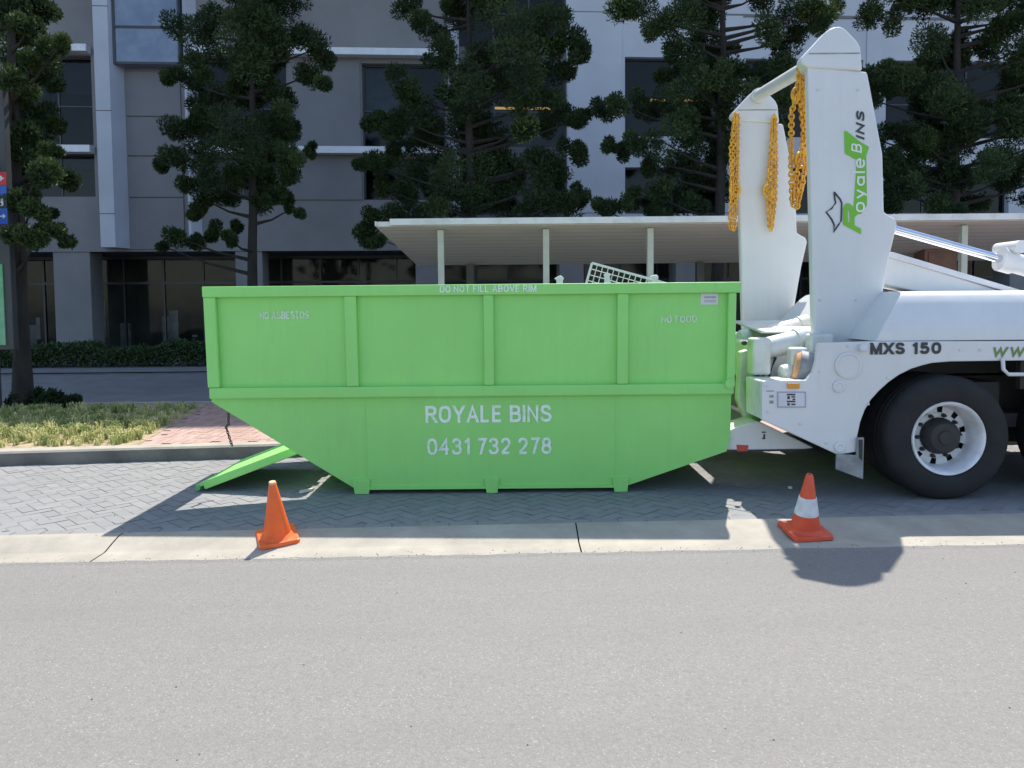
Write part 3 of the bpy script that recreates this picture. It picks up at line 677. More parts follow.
# ------------------------------------------------------------------ wayfinding sign at the left edge
SY = 10.8
sx0, sx1 = at(-26,200,SY).x, at(7.5,200,SY).x
sg = thing('wayfinding_sign', ((sx0+sx1)/2, SY, KT), 'tall narrow wayfinding sign with red, blue and black squares cut by the left edge', 'sign')
MB().box(sx0, sx1, SY, SY+.12, at(0,350,SY).z, at(0,84,SY).z).build('pylon', 'signgrey', sg, bevel=.01)
MB().box(sx0+.12, sx0+.2, SY+.02, SY+.1, KT-.02, at(0,350,SY).z+.01).build('post', 'signgrey', sg)
for (y0,y1,m) in ((172,185,'red'),(185.6,196,'blue'),(196.6,208,'signblack'),(208.6,224,'blue')):
    z1, z0 = at(0,y0,SY).z, at(0,y1,SY).z
    pn = MB().box(sx0+.004, sx1-.004, SY-.012, SY-.001, z0, z1).build('panel', m, sg)
    zc, xc = (z0+z1)/2, at(2.5,200,SY).x; k = MB()
    if m == 'red': k.box(xc-.035,xc+.035,SY-.016,SY-.0125,zc-.012,zc+.012); k.box(xc-.012,xc+.012,SY-.0165,SY-.0128,zc-.035,zc+.035)
    elif m == 'signblack': k.tube([(xc,SY-.0165,zc+.035),(xc,SY-.0128,zc+.035)], .017, 12); k.box(xc-.02,xc+.02,SY-.016,SY-.0125,zc-.05,zc+.014)
    elif y0 > 200: k.prism([(xc-.035,zc-.008),(xc+.005,zc-.008),(xc+.005,zc-.035),(xc+.045,zc),(xc+.005,zc+.035),(xc+.005,zc+.008),(xc-.035,zc+.008)], SY-.016, SY-.0125)
    else: k.box(xc-.05,xc-.03,SY-.016,SY-.0125,zc-.03,zc+.03)
    k.build('symbol', 'signwhite', pn)
MB().box(sx0+.01, at(4.5,300,SY).x, SY-.02, SY-.001, at(0,345,SY).z, at(0,264,SY).z).build('poster', 'signgreen', sg)

# ------------------------------------------------------------------ the green skip bin
def yf(z): return 6.60 - .055*z          # near face
def yb(z): return 8.30 + .055*z          # far face
bn = thing('skip_bin', (-.3, 7.5, 0), 'large green steel skip bin with white phone number stencilled on its side', 'skip bin')
ZT = at(470,284.5,6.50).z; XA, XB = at(208,330,6.52).x, at(733,330,6.51).x
ZL = at(208,402,6.56).z; ZR = at(730,449,6.58).z; XbL, XbR = at(357,490,6.60).x, at(622,488,6.60).x; ZB = .035
out = [(XA,ZT),(XA-.0,ZL),(XbL,ZB),(XbR,ZB),(XB-.03,ZR-.02),(XB,ZR+.10),(XB,ZT)]
def plate(mb, pts, t0, t1, far=False):
    if far: return mb.poly3([(x, yb(z)-t0, z) for x, z in pts], [(x, yb(z)-t1, z) for x, z in pts])
    return mb.poly3([(x, yf(z)+t0, z) for x, z in pts], [(x, yf(z)+t1, z) for x, z in pts])
def across(mb, x0, z0, x1, z1, th=.01, inset=.0105):
    d = Vector((x1-x0, 0, z1-z0)).normalized(); nx, nz = d.z*th, -d.x*th
    a = [(x0,yf(z0)+inset,z0),(x1,yf(z1)+inset,z1),(x1,yb(z1)-inset,z1),(x0,yb(z0)-inset,z0)]
    return mb.poly3(a, [(x+nx,y,z+nz) for x,y,z in a])
m_ = MB(); plate(m_, out, 0, .01); plate(m_, out, 0, .01, True)
across(m_, XA+.012, ZT-.01, XA+.012, ZL, th=-.01) ; across(m_, XB-.004, ZR+.1, XB-.004, ZT-.01, th=-.01)
across(m_, XbL, ZB+.012, XbR, ZB+.012); across(m_, XbR, ZB+.012, XB-.034, ZR-.01); across(m_, XB-.034, ZR-.01, XB-.004, ZR+.10)
def sl_pt(t): return (XA+(XbL-XA)*t, ZL+(ZB-ZL)*t)
s70 = sl_pt(.72); across(m_, s70[0], s70[1]+.014, XbL, ZB+.014)
m_.build('body', 'green', bn)
def lin(z): return yf(z)+.0105
q = MB(); q.poly3([(XA+.03,lin(.85),.85),(XB-.02,lin(.45),.45),(XB-.02,lin(ZT),ZT-.004),(XA+.03,lin(ZT),ZT-.004)],[(XA+.03,lin(.85)+.004,.85),(XB-.02,lin(.45)+.004,.45),(XB-.02,lin(ZT)+.004,ZT-.004),(XA+.03,lin(ZT)+.004,ZT-.004)]); q.build('added_lining', 'lining_steel', bn)  # plates added inside to keep green bounce off the mesh panel
q = MB(); q.poly3([(XA+.03,yb(.85)-.0105,.85),(XB-.02,yb(.45)-.0105,.45),(XB-.02,yb(ZT)-.0105,ZT-.004),(XA+.03,yb(ZT)-.0105,ZT-.004)],[(XA+.03,yb(.85)-.0145,.85),(XB-.02,yb(.45)-.0145,.45),(XB-.02,yb(ZT)-.0145,ZT-.004),(XA+.03,yb(ZT)-.0145,ZT-.004)]); q.build('added_lining', 'lining_steel', bn)
RH = .088
m_ = MB(); plate(m_, [(XA-.012,ZT-RH),(XB+.045,ZT-RH),(XB+.045,ZT),(XA-.012,ZT)], -.062, -.001); plate(m_, [(XA-.012,ZT-RH),(XB+.045,ZT-RH),(XB+.045,ZT),(XA-.012,ZT)], -.062, -.001, True)
zz = ZT-RH/2
for xa, xb in ((XA-.012, XA+.001), (XB+.001, XB+.045)): m_.box(xa, xb, yf(zz)-.001+.002, yb(zz)-.002, ZT-RH+.002, ZT-.002)
rim_o = m_.build('rim', 'green', bn, bevel=.012)
def sx(px_, Y=6.53): return at(px_, 340, Y).x
ZM1, ZM0 = at(470,385.5,6.50).z, at(470,397,6.50).z
for far in (False, True):
    for (a, c, off) in ((207.5,219.5,0),(346.5,358.5,1),(484,494,1),(616.5,627.5,1),(726,734,0)):
        m_ = MB(); x0, x1 = sx(a), sx(c)
        plate(m_, [(x0,ZM1-.0005),(x1,ZM1-.0005),(x1,ZT-RH+.0005),(x0,ZT-RH+.0005)], -.052, -.001, far); m_.build('rib', 'green', bn, bevel=.01)
    m_ = MB(); plate(m_, [(XA,ZM0),(XB+.01,ZM0),(XB+.01,ZM1-.002),(XA,ZM1-.002)], -.055, -.001, far); m_.build('side_rail', 'green', bn, bevel=.012)
for x in (sx(362.5), sx(617)):       # weld seams of the lower plates
    zlow = max(ZB, .02); m_ = MB(); plate(m_, [(x-.008,zlow+.02),(x+.008,zlow+.02),(x+.008,ZM0-.001),(x-.008,ZM0-.001)], -.003, -.0008); m_.build('weld_seam', 'green', bn)
m_ = MB(); plate(m_, [(XbL+.03,ZB+.001),(XbR-.02,ZB+.001),(XbR-.02,ZB+.028),(XbL+.03,ZB+.028)], -.012, -.001); m_.build('bottom_flange', 'green', bn)
for (a, c) in ((352,366),(485,496),(614,627)):
    for far in (False, True):
        m_ = MB(); x0, x1 = sx(a,6.59), sx(c,6.59); plate(m_, [(x0,0),(x1,0),(x1+.015,ZB+.09),(x0-.02,ZB+.09)], -.02, -.0015, far); m_.build('skid_foot', 'green', bn, bevel=.004)
x0 = at(331,480,8.1).x; m_ = MB(); m_.box(x0, x0+.3, 7.85, 8.2, 0, .30); m_.build('skid_foot', 'green_in', bn, bevel=.01)
m_ = MB(); m_.box(XbL+.1, XbR-.1, 6.95, 7.05, 0, ZB+.001); m_.box(XbL+.1, XbR-.1, 8.0, 8.1, 0, ZB+.001); m_.build('floor_runner', 'green_in', bn)
# trunnion lugs for the loader chains
for (x, z) in ((XB-.03, .93), (XA+.12, .72), (XB-.10, .55)):
    for s in (0, 1):
        y0 = yf(z) if not s else yb(z); dy = -.07 if not s else .07
        m_ = MB(); m_.lathe([(.05,0),(.05,dy*.25),(.028,dy*.25),(.028,dy*.9),(.042,dy*.9),(.042,dy)], (x,y0+(-.001 if not s else .001),z), 'y', 20)
        if z == .93 or z == .72 and s: m_.build('trunnion', 'green', bn, smooth=True)
        else: m_.bm.free()
# the lowered loading ramp
def rp(u, v):   # u along the ramp from its tip, v across it
    return Vector((-2.76+u*.937, 6.74+v, .03+u*.349))
m_ = MB(); Lr = 1.12; Wr = .95
m_.poly3([rp(0,0),rp(Lr,0),rp(Lr,Wr),rp(0.05,Wr)], [p+Vector((-.010,0,.026)) for p in (rp(0,0),rp(Lr,0),rp(Lr,Wr),rp(.05,Wr))]); rm = m_.build('ramp', 'green', bn)
for v0 in (-.012, Wr-.03):
    m_ = MB(); a = [rp(.06,v0),rp(Lr,v0),rp(Lr,v0+.045),rp(.06,v0+.045)]
    m_.poly3([p+Vector((.014,0,-.034)) for p in a], [p+Vector((-.012,0,.034)) for p in a]); m_.build('ramp_channel', 'green', rm, bevel=.008)
m_ = MB(); m_.tube([rp(.01,-.02),rp(.01,Wr)], .024, 10); m_.build('ramp_lip', 'green_in', rm)
for v0 in (.12, .5, .85):
    m_ = MB(); p = rp(Lr+.01, v0); m_.tube([p+Vector((0,-.06,.0)), p+Vector((0,.06,0))], .026, 10); m_.build('hinge', 'green', rm)
# lettering, following the leaning side
def on_side(x, y, z, t=-.004): return (x, yf(y)+t-z, y)
def side_text(body, px0, px1, pyb, pyt, m, bold, t=-.003):
    Y = 6.54; X0, X1 = at(px0,pyb,Y).x, at(px1,pyb,Y).x; z0, z1 = at((px0+px1)/2,pyb,Y).z, at((px0+px1)/2,pyt,Y).z
    me = fit_text(body, X0, X1, z1-z0, bold); place_text(me, lambda x, y, z: (x, yf(z0+y)+t-z, z0+y), 'lettering', m, bn)
side_text('ROYALE BINS', 425.5, 551.5, 422.8, 405.5, 'letter', .17)
side_text('0431 732 278', 427, 551.5, 455.2, 438.5, 'letter', .155)
side_text('NO ASBESTOS', 261, 310, 319, 311.2, 'letter_faint', .19)
side_text('NO FOOD', 660.5, 696, 322.5, 315.5, 'letter_faint', .19)
side_text('DO NOT FILL ABOVE RIM', 441, 536, 292.2, 285.6, 'letter', .17, t=-.0645)
X0, X1 = at(700.5,300,6.51).x, at(718,300,6.51).x; z0, z1 = at(709,304.5,6.51).z, at(709,293,6.51).z
m_ = MB(); plate(m_, [(X0,z0),(X1,z0),(X1,z1-.002),(X0,z1-.002)], -.004, -.001); st = m_.build('sticker', 'plate', bn)
for k, (za, zb_) in enumerate(((.052,.068),(.030,.036),(.018,.024))):
    m_ = MB(); plate(m_, [(X0+.03,z0+za),(X1-.02,z0+za),(X1-.02,z0+zb_),(X0+.03,z0+zb_)], -.0052, -.0042); m_.build('sticker_print', 'lilac', st)

# loose objects at the bin
def torus_link(mb, c, axis_long, axis_wide, L, Wd, r, n=10, m=5):
    """one stadium shaped chain link"""
    c = Vector(c); a, b = Vector(axis_long).normalized(), Vector(axis_wide).normalized(); nn = a.cross(b)
    path = []
    for k in range(n):
        th = 2*math.pi*k/n; path.append((a*math.sin(th)*L/2*(1.0) + b*math.cos(th)*Wd/2, (a*math.sin(th)*2/L*1 + b*math.cos(th)*2/Wd).normalized()))
    rings = []
    for p, nd in path: rings.append([mb.bm.verts.new(c+p+(nd*math.cos(2*math.pi*j/m)+nn*math.sin(2*math.pi*j/m))*r) for j in range(m)])
    for i in range(n):
        A, B = rings[i], rings[(i+1) % n]
        for j in range(m): mb.bm.faces.new((A[j], A[(j+1) % m], B[(j+1) % m], B[j]))
def chain_run(mb, pts, pitch, wd, r):
    pts = [Vector(p) for p in pts]; d = 0; k = 0
    segs = [(a, b, (b-a).length) for a, b in zip(pts, pts[1:])]; tot = sum(s[2] for s in segs); s = pitch/2
    while s < tot:
        q = s
        for a, b, l in segs:
            if q <= l or (a, b, l) == segs[-1]: break
            q -= l
        dr = (b-a).normalized(); p = a + dr*q
        s0 = dr.cross(Vector((0,1,0.01))).normalized(); s1 = dr.cross(s0)
        ang = R_(40 if k % 2 else -50) + random.uniform(-.2,.2)
        torus_link(mb, p, dr, s0*math.cos(ang)+s1*math.sin(ang), pitch*1.42, wd, r); s += pitch; k += 1
ch = MB(); Yc = 6.66
chain_run(ch, [at(229,402,Yc), at(228.6,424,Yc), at(226,427,Yc), at(232.5,447,Yc)], .022, .02, .0045)
props(ch.build('hanging_chain', 'steelchain'), 'thin dark chain dangling from the left end of the green bin', 'chain')
mg = thing('wire_mesh_panel', at(615,290,7.6), 'white wire mesh panel poking out of the green bin at a tilt', 'mesh panel')
A_, B_ = at(592,263,7.6), at(652,279.5,7.6); ux = (B_-A_).normalized(); dn = Vector((-.30,0,-.95)); dn = (dn - ux*dn.dot(ux)).normalized()
f = MB(); LX, LZ = 1.0, .75
for (a, b_) in ((A_, A_+ux*LX), (A_, A_+dn*LZ), (A_+dn*LZ, A_+dn*LZ+ux*LX), (A_+ux*LX, A_+ux*LX+dn*LZ)): f.tube([a, b_], .013, 6)
f.build('frame', 'mesh_w', mg)
f = MB()
for i in range(1, 18): f.tube([A_+ux*LX*i/18, A_+ux*LX*i/18+dn*LZ], .0045, 5)
for i in range(1, 13): f.tube([A_+dn*LZ*i/13, A_+dn*LZ*i/13+ux*LX], .0045, 5)
f.build('wire_grid', 'mesh_w', mg)
for (px_, py_, r, lab) in ((559.5,278.5,.035,'small white plastic scrap at the bin rim left of the mesh panel'),(607,275.5,.03,'small white plastic scrap lying on the wire mesh panel'),(655,277,.032,'small white plastic scrap at the lower tip of the mesh panel')):
    c = at(px_, py_, 7.5 if px_ != 607 else 7.57); q = MB()
    ring = [(c.x+r*1.25*math.cos(a)*random.uniform(.7,1.2), c.z+r*.8*math.sin(a)*random.uniform(.7,1.2)) for a in [k*math.pi/4 for k in range(8)]]
    q.prism(ring, c.y-.02, c.y+.025); q.prism([(c.x-r*.9,c.z-.005),(c.x-.01,c.z-.45),(c.x+.02,c.z-.45),(c.x+r*.95,c.z-.005)], c.y-.012, c.y+.012)
    props(q.build('plastic_scrap', 'scrap', bevel=.008), lab, 'scrap', 'white scraps in the bin')

# ------------------------------------------------------------------ skip loader truck
YT = 6.26; YFAR = 8.76
tr = thing('skip_loader_truck', (4.2, 7.6, 0), 'white skip loader truck with raised lifting arms, seen from its rear side', 'truck')
Q = lambda pts, Y=YT: xz(pts, Y)
arch = [(950,361.5),(932,363),(922,365.5),(911,369),(899,375),(889,382),(879,391),(871,400),(865,410),(860.5,422),(857.5,436)]
side = Q([(762,381),(806,380),(813,372),(816,361),(818,343),(869,341.5),(1024,341),(1500,339),(1500,358),(1024,360.5)] + arch + [(856.5,452),(838,455),(762,420)])
q = MB(); q.prism(side, YT, YT+.05); q.build('side_panel', 'white', tr, bevel=.008)
q = MB(); q.prism([(x,z) for x,z in side], YFAR-.05, YFAR); q.build('side_panel', 'white', tr, bevel=.008)
# mudguard lip inside the arch
ap = Q(arch + [(856.5,452)]); q = MB()
for a, b_ in zip(ap, ap[1:]):
    q.poly3([(a[0],YT+.052,a[1]),(b_[0],YT+.052,b_[1]),(b_[0]+.012,YT+.052,b_[1]-.005),(a[0]+.012,YT+.052,a[1]-.012)], [(a[0],YT+.62,a[1]),(b_[0],YT+.62,b_[1]),(b_[0]+.012,YT+.62,b_[1]-.005),(a[0]+.012,YT+.62,a[1]-.012)])
q.build('mudguard', 'black', tr)
# rear corner box behind the side plate
q = MB(); q.prism(Q([(762.5,381.5),(808,381),(838,400),(838,453),(762.5,419.5)]), YT+.051, YT+.45); q.build('corner_box', 'white_in', tr, bevel=.01)
q = MB(); q.prism(Q([(762.5,381.5),(808,381),(838,400),(838,453),(762.5,419.5)]), YFAR-.45, YFAR-.051); q.build('corner_box', 'white_in', tr, bevel=.01)
# deck hopper with rounded shoulder
prof = [(0.02,at(950,340.5,YT).z),(.02,1.36),(.045,1.43),(.10,1.56),(.15,1.64),(.20,1.675),(.27,1.685)]
xa, xa2, xb = at(872,330,YT+.1).x, at(905,300,YT+.15).x, at(1500,330,YT).x
q = MB(); L0, L1 = [], []
yy = [YT+p for p,_ in prof] + [YFAR-p for p,_ in prof[::-1]]; zz_ = [z for _,z in prof] + [z for _,z in prof[::-1]]
zb0, zt0 = prof[0][1], prof[-1][1]
for y_, z_ in zip(yy, zz_): L0.append((xa+(xa2-xa)*((z_-zb0)/(zt0-zb0))**1.3, y_, z_)); L1.append((xb, y_, z_))
q.poly3(L0, L1); q.build('deck', 'white', tr, smooth=True)
# chassis, axles, underbody
q = MB(); q.box(3.0, 6.9, 7.1, 7.2, .62, .92); q.box(3.0, 6.9, 8.0, 8.1, .62, .92); q.box(2.9, 6.9, 7.0, 8.2, .95, 1.2); q.build('chassis_rail', 'under', tr)
q = MB(); q.box(4.2, 6.9, 6.75, 8.5, .5, .62); q.box(4.25,6.9,6.5,6.56,.86,1.14); q.box(3.1, 6.9, 7.25, 7.95, .28, .9); q.box(3.9, 4.2, 6.7, 8.4, .35, .9); q.build('underbody_and_shade_block', 'under', tr)  # includes dark boxes added to hide the sunlit ground beyond
# wheels
wc = at(948, 438.5, YT-.03); WR, WX = .496, wc.x
def wheel(x, y, z, s):        # s: +1 the outer face looks towards -y
    rimm = MB(); Y_ = lambda d: y + s*d
    prof_ = [(.300,.012),(.295,.0),(.282,.004),(.270,.02),(.262,.05),(.252,.10),(.247,.16)]
    rings = []; n = 60
    def ring(r, d): return [rimm.bm.verts.new((x+r*math.cos(2*math.pi*k/n), Y_(d), z+r*math.sin(2*math.pi*k/n))) for k in range(n)]
    rr = [ring(r, d) for r, d in prof_] + [ring(.245,.185), ring(.241,.195), ring(.192,.188), ring(.186,.18), ring(.10,.172)]
    for i, (a, b_) in enumerate(zip(rr, rr[1:])):
        for k in range(n):
            if i == len(prof_)+1 and k % 6 in (1, 2): continue        # hand holes
            rimm.bm.faces.new((a[k], a[(k+1) % n], b_[(k+1) % n], b_[k]))
    w_ = rimm.build('wheel', 'rim', tr, smooth=True)
    ty = MB(); pr = [(.296,.02),(.315,.004),(.35,-.006),(.42,-.008),(.475,.006),(.500,.03),(.512,.06)]
    grooves = []
    for d in (.085,.15,.215): grooves += [(.513,d-.02),(.500,d-.016),(.500,d-.006),(.514,d-.002)]
    pr += grooves + [(.512,.24),(.500,.27),(.475,.295),(.40,.31),(.30,.30)]
    pr += [(.30,.335),(.40,.325),(.475,.34),(.505,.37),(.513,.45),(.505,.55),(.475,.60),(.30,.61)]
    ty.lathe([(r if r < .32 else r*.985, s*d) for r, d in pr], (x,y,z), 'y', 72, closed=True); ty.build('tyre', 'rubber', w_, smooth=True)
    hb = MB(); hb.lathe([(.10,s*.19),(.15,s*.175),(.152,s*.15),(.143,s*.135),(.138,s*.085),(.115,s*.06),(.06,s*.055),(.055,s*.045),(.0,s*.045)], (x,y,z), 'y', 24); hb.build('hub', 'black', w_, smooth=True)
    for k in range(10):
        a = 2*math.pi*(k+.1)/10; nb_ = MB(); nb_.lathe([(.017,s*.19),(.017,s*.155),(.010,s*.145),(.010,s*.13)], (x+.172*math.cos(a),y,z+.172*math.sin(a)), 'y', 6); nb_.build('wheel_nut', 'under', w_)
    bk = MB(); bk.lathe([(.0,s*.26),(.25,s*.26),(.25,s*.25)], (x,y,z), 'y', 24); bk.build('brake_drum', 'black', w_)
for x in (WX, WX+1.38):
    wheel(x, YT-.05, WR, 1); wheel(x, YFAR+.05, WR, -1)
    q = MB(); q.tube([(x,6.65,WR),(x,8.5,WR)], .11, 12); q.lathe([(.0,-.25),(.2,-.2),(.24,0),(.2,.2),(0,.25)], (x,7.6,WR), 'y', 16); q.build('axle', 'under', tr, smooth=True)
# lifting arms
armpts = [(808,66),(867.5,71.5),(870,84),(883,154),(884.5,212),(890,215.5),(896,218.5),(897.5,224),(896,231),(890,256),(882,300),(873.5,340),(866,352),(850,361),(836,364),(824,358),(816,349),(814,330),(812,232)]
headpts = [(800,63),(801.5,57.5),(806,53),(825,32.5),(829.5,29),(834,27.2),(839,26.8),(843,28.2),(847,31.5),(857,42),(860,48),(862,71),(807.5,68)]
AY, AT = 6.80, .10
def arm(dx, dy):
    body = [(x+dx,z) for x,z in Q(armpts, AY)]; q = MB(); q.prism(body, AY+dy, AY+dy+AT); a = q.build('lifting_arm', 'white', tr, bevel=.02, seg=3)
    hd = [(x+dx,z) for x,z in Q(headpts, AY)]; q = MB(); q.prism(hd, AY+dy-.018, AY+dy+AT+.018); h = q.build('arm_head', 'white', a, bevel=.022, seg=3)
    return a, h, hd
arm1, head1, hd1 = arm(0, 0); arm2, head2, hd2 = arm(-.05, 1.93)
# fold line of the head plates
zf1 = at(835,54,AY).z
for hh, dy, dx in ((head1, 0, 0), (head2, 1.93, -.05)):
    q = MB(); x0, x1 = at(807,56,AY).x+dx, at(860,53,AY).x+dx; q.box(x0+.01, x1-.01, AY+dy-.0215, AY+dy-.017, zf1-.006, zf1+.004); q.build('fold_seam', 'drum', hh)
# cross tube between the heads
q = MB(); p0 = Vector((at(803,70,AY).x+.10, AY+.05, at(803,62,AY).z)); p1 = Vector((at(756,97,AY+1.98).x, AY+1.98, at(756,97,AY+1.98).z)); q.tube([p0,p1], .062, 18)
q.build('cross_tube', 'white', tr, smooth=True)
for t_ in (.06, .94):
    q = MB(); c = p0.lerp(p1, t_); d_ = (p1-p0).normalized(); q.tube([c-d_*.03, c+d_*.03], .078, 18); q.build('collar', 'white', tr, smooth=True)
# pivot plates and bolts
for (px_,py_,r_,m) in ((848,365.5,13.5,'white'),(838.5,386.5,6,'white'),(839.5,447,5.5,'white')):
    c = at(px_,py_,YT); r = r_/FPX*YT; q = MB(); q.lathe([(r,-.0005),(r,-.012),(r-.008,-.016),(r-.018,-.016),(r-.024,-.009),(.0,-.009)], (c.x,YT-.001,c.z), 'y', 32); q.build('pivot_cap', m, tr, smooth=True)
c = at(861,348,YT); q = MB(); q.lathe([(.03,-.0),(.03,-.03),(.018,-.04),(0,-.04)], (c.x,YT-.021,c.z), 'y', 16); q.build('grease_cap', 'ledge', tr, smooth=True)
for (px_,py_) in ((768,412),(800,424),(826,443),(852,440),(868,404),(888,378),(820,372),(960,350),(980,350),(766,386),(848,346)):
    c = at(px_,py_,YT); q = MB(); q.lathe([(.011,-.0005),(.011,-.007),(0,-.009)], (c.x,YT-.0005,c.z), 'y', 6); q.build('bolt', 'plate', tr)
for (px_,py_) in ((820,300),(856,300),(822,330),(818,90),(858,90)):
    c = at(px_,py_,AY); q = MB(); q.lathe([(.012,-.0005),(.012,-.008),(0,-.010)], (c.x,AY-.0005,c.z), 'y', 6); q.build('bolt', 'plate', arm1)
# ram, its cylinder, sloping boom
for dy, dx in ((.62,0),):
    Yh = AY+dy
    a, b_, c = at(893,229,Yh), at(1002,259.5,Yh), at(1500,400,Yh)
    q = MB(); q.tube([a+(a-b_).normalized()*.1, b_+(b_-a).normalized()*.3], .042, 18); ro = q.build('ram_rod', 'chrome', tr, smooth=True)
    d_ = (b_-a).normalized(); q = MB(); q.tube([b_-d_*.02, b_+d_*.10], .115, 20); q.tube([b_+d_*.10, b_+d_*2.6], .095, 20); q.build('ram_cylinder', 'white', tr, smooth=True)
    e = at(1018,247,Yh-.1); q = MB(); q.tube([(e.x,Yh-.16,e.z),(e.x,Yh+.2,e.z)], .06, 16); q.build('ram_port', 'white', tr, smooth=True)
Yb = 7.1
q = MB(); q.prism(xz([(878,258),(886,255),(1024,298),(1150,338),(1150,352),(1010,310),(880,284)], Yb), Yb, Yb+.3); q.build('boom', 'white', tr, bevel=.015)
q = MB(); q.prism(xz([(886,252),(893,252),(1024,291),(1160,331),(1160,336),(1024,296.5),(886,256)], Yb-.03), Yb-.03, Yb+.34); q.build('boom_rail', 'plate', tr, bevel=.005)
# rear machinery between the arms
q = MB(); q.box(2.10, 3.0, 6.85, 8.5, .92, 1.26); q.build('cross_member', 'white_in', tr, bevel=.02)
q = MB(); q.poly3([(2.22,6.95,1.33),(2.95,6.95,1.33),(2.95,8.3,1.40),(2.35,8.3,1.40)], [(2.22,6.95,1.345),(2.95,6.95,1.345),(2.95,8.3,1.415),(2.35,8.3,1.415)]); q.build('step_plate', 'white_in', tr)
for (x0,x1,y,z,r) in ((2.12,2.62,6.86,1.17,.115),(2.30,2.80,6.62,.98,.09),(2.2,2.9,7.5,1.24,.10)):
    q = MB(); q.lathe([(r*.6,0),(r*.9,0),(r,.02),(r,.09),(r*.86,.10),(r*.86,x1-x0-.1),(r,x1-x0-.09),(r,x1-x0),(r*.6,x1-x0)], (0,0,0), 'z', 22)
    bmesh.ops.transform(q.bm, matrix=Matrix.Translation((x0,y,z)) @ Matrix.Rotation(R_(90-12),4,'Y') @ Matrix.Rotation(R_(-8),4,'X'), verts=q.bm.verts); q.build('hydraulic_cylinder', 'white_in', tr, smooth=True)
for (x0,x1,y0,y1,z0,z1) in ((2.06,2.22,6.66,6.84,.98,1.30),(2.36,2.5,6.56,6.7,1.06,1.22),(2.55,2.75,6.64,6.8,1.02,1.33),(2.16,2.3,6.5,6.62,.62,.90)):
    q = MB(); q.box(x0,x1,y0,y1,z0,z1); q.build('lug', 'white_in', tr, bevel=.025, seg=3)
q = MB(); q.prism(xz([(741,352),(760,346),(765,420),(748,425),(738,400)], 6.9), 6.9, 7.02); q.build('bracket', 'white_in', tr, bevel=.012)
q = MB(); q.prism(xz([(745,382),(757,378),(762,440),(754,432)], 6.8), 6.8, 6.86); q.build('bracket', 'green_in', tr, bevel=.008)
for (px_,py_,Yq) in ((757,377,6.84),(750,390,6.86),(744,343,6.78)):
    c = at(px_,py_,Yq); q = MB(); q.tube([(c.x,Yq-.03,c.z),(c.x,Yq+.02,c.z)], .02, 8); q.build('hose_fitting', 'under', tr)
q = MB()
for k in range(3): q.tube([(2.2+.05*k,6.8,1.12),(2.12+.05*k,6.74,.95),(2.2+.06*k,6.78,.75),(2.35,6.95,.62)], .014, 8)
q.build('hydraulic_hose', 'under', tr, smooth=True)
q = MB(); a = at(797,366,6.5); b_ = at(822,374,6.5); q.tube([(a.x,6.48,a.z),(b_.x+.12,6.40,b_.z)], .135, 24); q.build('roller', 'drum', tr, smooth=True)
d_ = (Vector((b_.x+.12,6.40,b_.z))-Vector((a.x,6.48,a.z))).normalized(); q = MB(); q.tube([Vector((a.x,6.48,a.z))-d_*.03, Vector((a.x,6.48,a.z))-d_*.001], [.10,.125], 24); q.build('roller_end', 'orange_end', tr, smooth=True)  # end disc in mottled orange
# stabiliser foot
for y0, y1 in ((6.62,6.95),(8.1,8.45)):
    q = MB(); q.prism(xz([(722,450),(728,432),(736,428),(758,421.5),(768,425.5),(800,441),(815,448.5),(806,449.5),(742,450.5)], 6.6), y0, y1); fo = q.build('stabiliser_foot', 'white', tr, bevel=.01)
    q = MB(); q.prism(xz([(721.5,451),(727,433),(731,432),(727,452)], 6.6), y0-.006, y0+.02); q.build('reflector', 'bluetape', fo)
    q = MB(); q.prism(xz([(737,445),(749,445.5),(748,451.5),(738,451.5)], 6.6), y0-.008, y0+.02); q.build('reflector', 'redlens', fo)
    q = MB(); q.prism(xz([(747,449.5),(800,447.5),(800,451.5),(747,452.5)], 6.6), y0+.01, y1-.01); q.build('foot_pad', 'under', fo)
    q = MB(); q.prism(xz([(762.5,432),(766.5,432),(766.5,433.2),(762.5,433.2)], 6.6), y0-.004, y0-.0005); q.prism(xz([(764,434.5),(765.8,434.5),(765.8,439.5),(762.8,439.5),(762.8,438.2),(764,438.2)], 6.6), y0-.004, y0-.0005); q.build('decal', 'logodark', fo)
# lamp, plate, decals of the corner box
q = MB(); q.prism(Q([(787,383),(799,383),(799,388.5),(787,388.5)]), YT-.018, YT-.0005); q.build('marker_lamp', 'amber', tr, bevel=.006)
pl = MB().prism(Q([(777,391.5),(805.5,391.5),(805.5,407.5),(777,407.5)]), YT-.008, YT-.0005).build('plate', 'plate', tr)
q = MB(); 
for r4 in (((777,391.5),(805.5,391.5),(805.5,392.7),(777,392.7)),((777,406.3),(805.5,406.3),(805.5,407.5),(777,407.5)),((777,392.7),(778,392.7),(778,406.3),(777,406.3)),((804.5,392.7),(805.5,392.7),(805.5,406.3),(804.5,406.3))): q.prism(Q(list(r4)), YT-.0100, YT-.0082)
q.build('plate_border', 'lilac', pl)
q = MB()
for (x,y,w_,h_) in ((786.5,393.6,8.5,1.6),(787,396,2.4,3),(791,396,3.8,1.5),(792.2,398.4,2.6,1.6),(786.5,400.6,8.5,1.5),(787,403.0,2.4,2.4),(791,403.4,4,1.6)): q.prism(Q([(x,y),(x+w_,y),(x+w_,y+h_),(x,y+h_)]), YT-.0102, YT-.0082)
q.build('plate_print', 'logodark', pl)
q = MB()
for (x,y,w_,h_) in ((766,390.5,8,1.1),(769.5,395,4,2.6),(769.5,400.5,4,3)): q.prism(Q([(x,y),(x+w_,y),(x+w_,y+h_),(x,y+h_)]), YT-.003, YT-.0005)
q.build('decal', 'drum', tr)
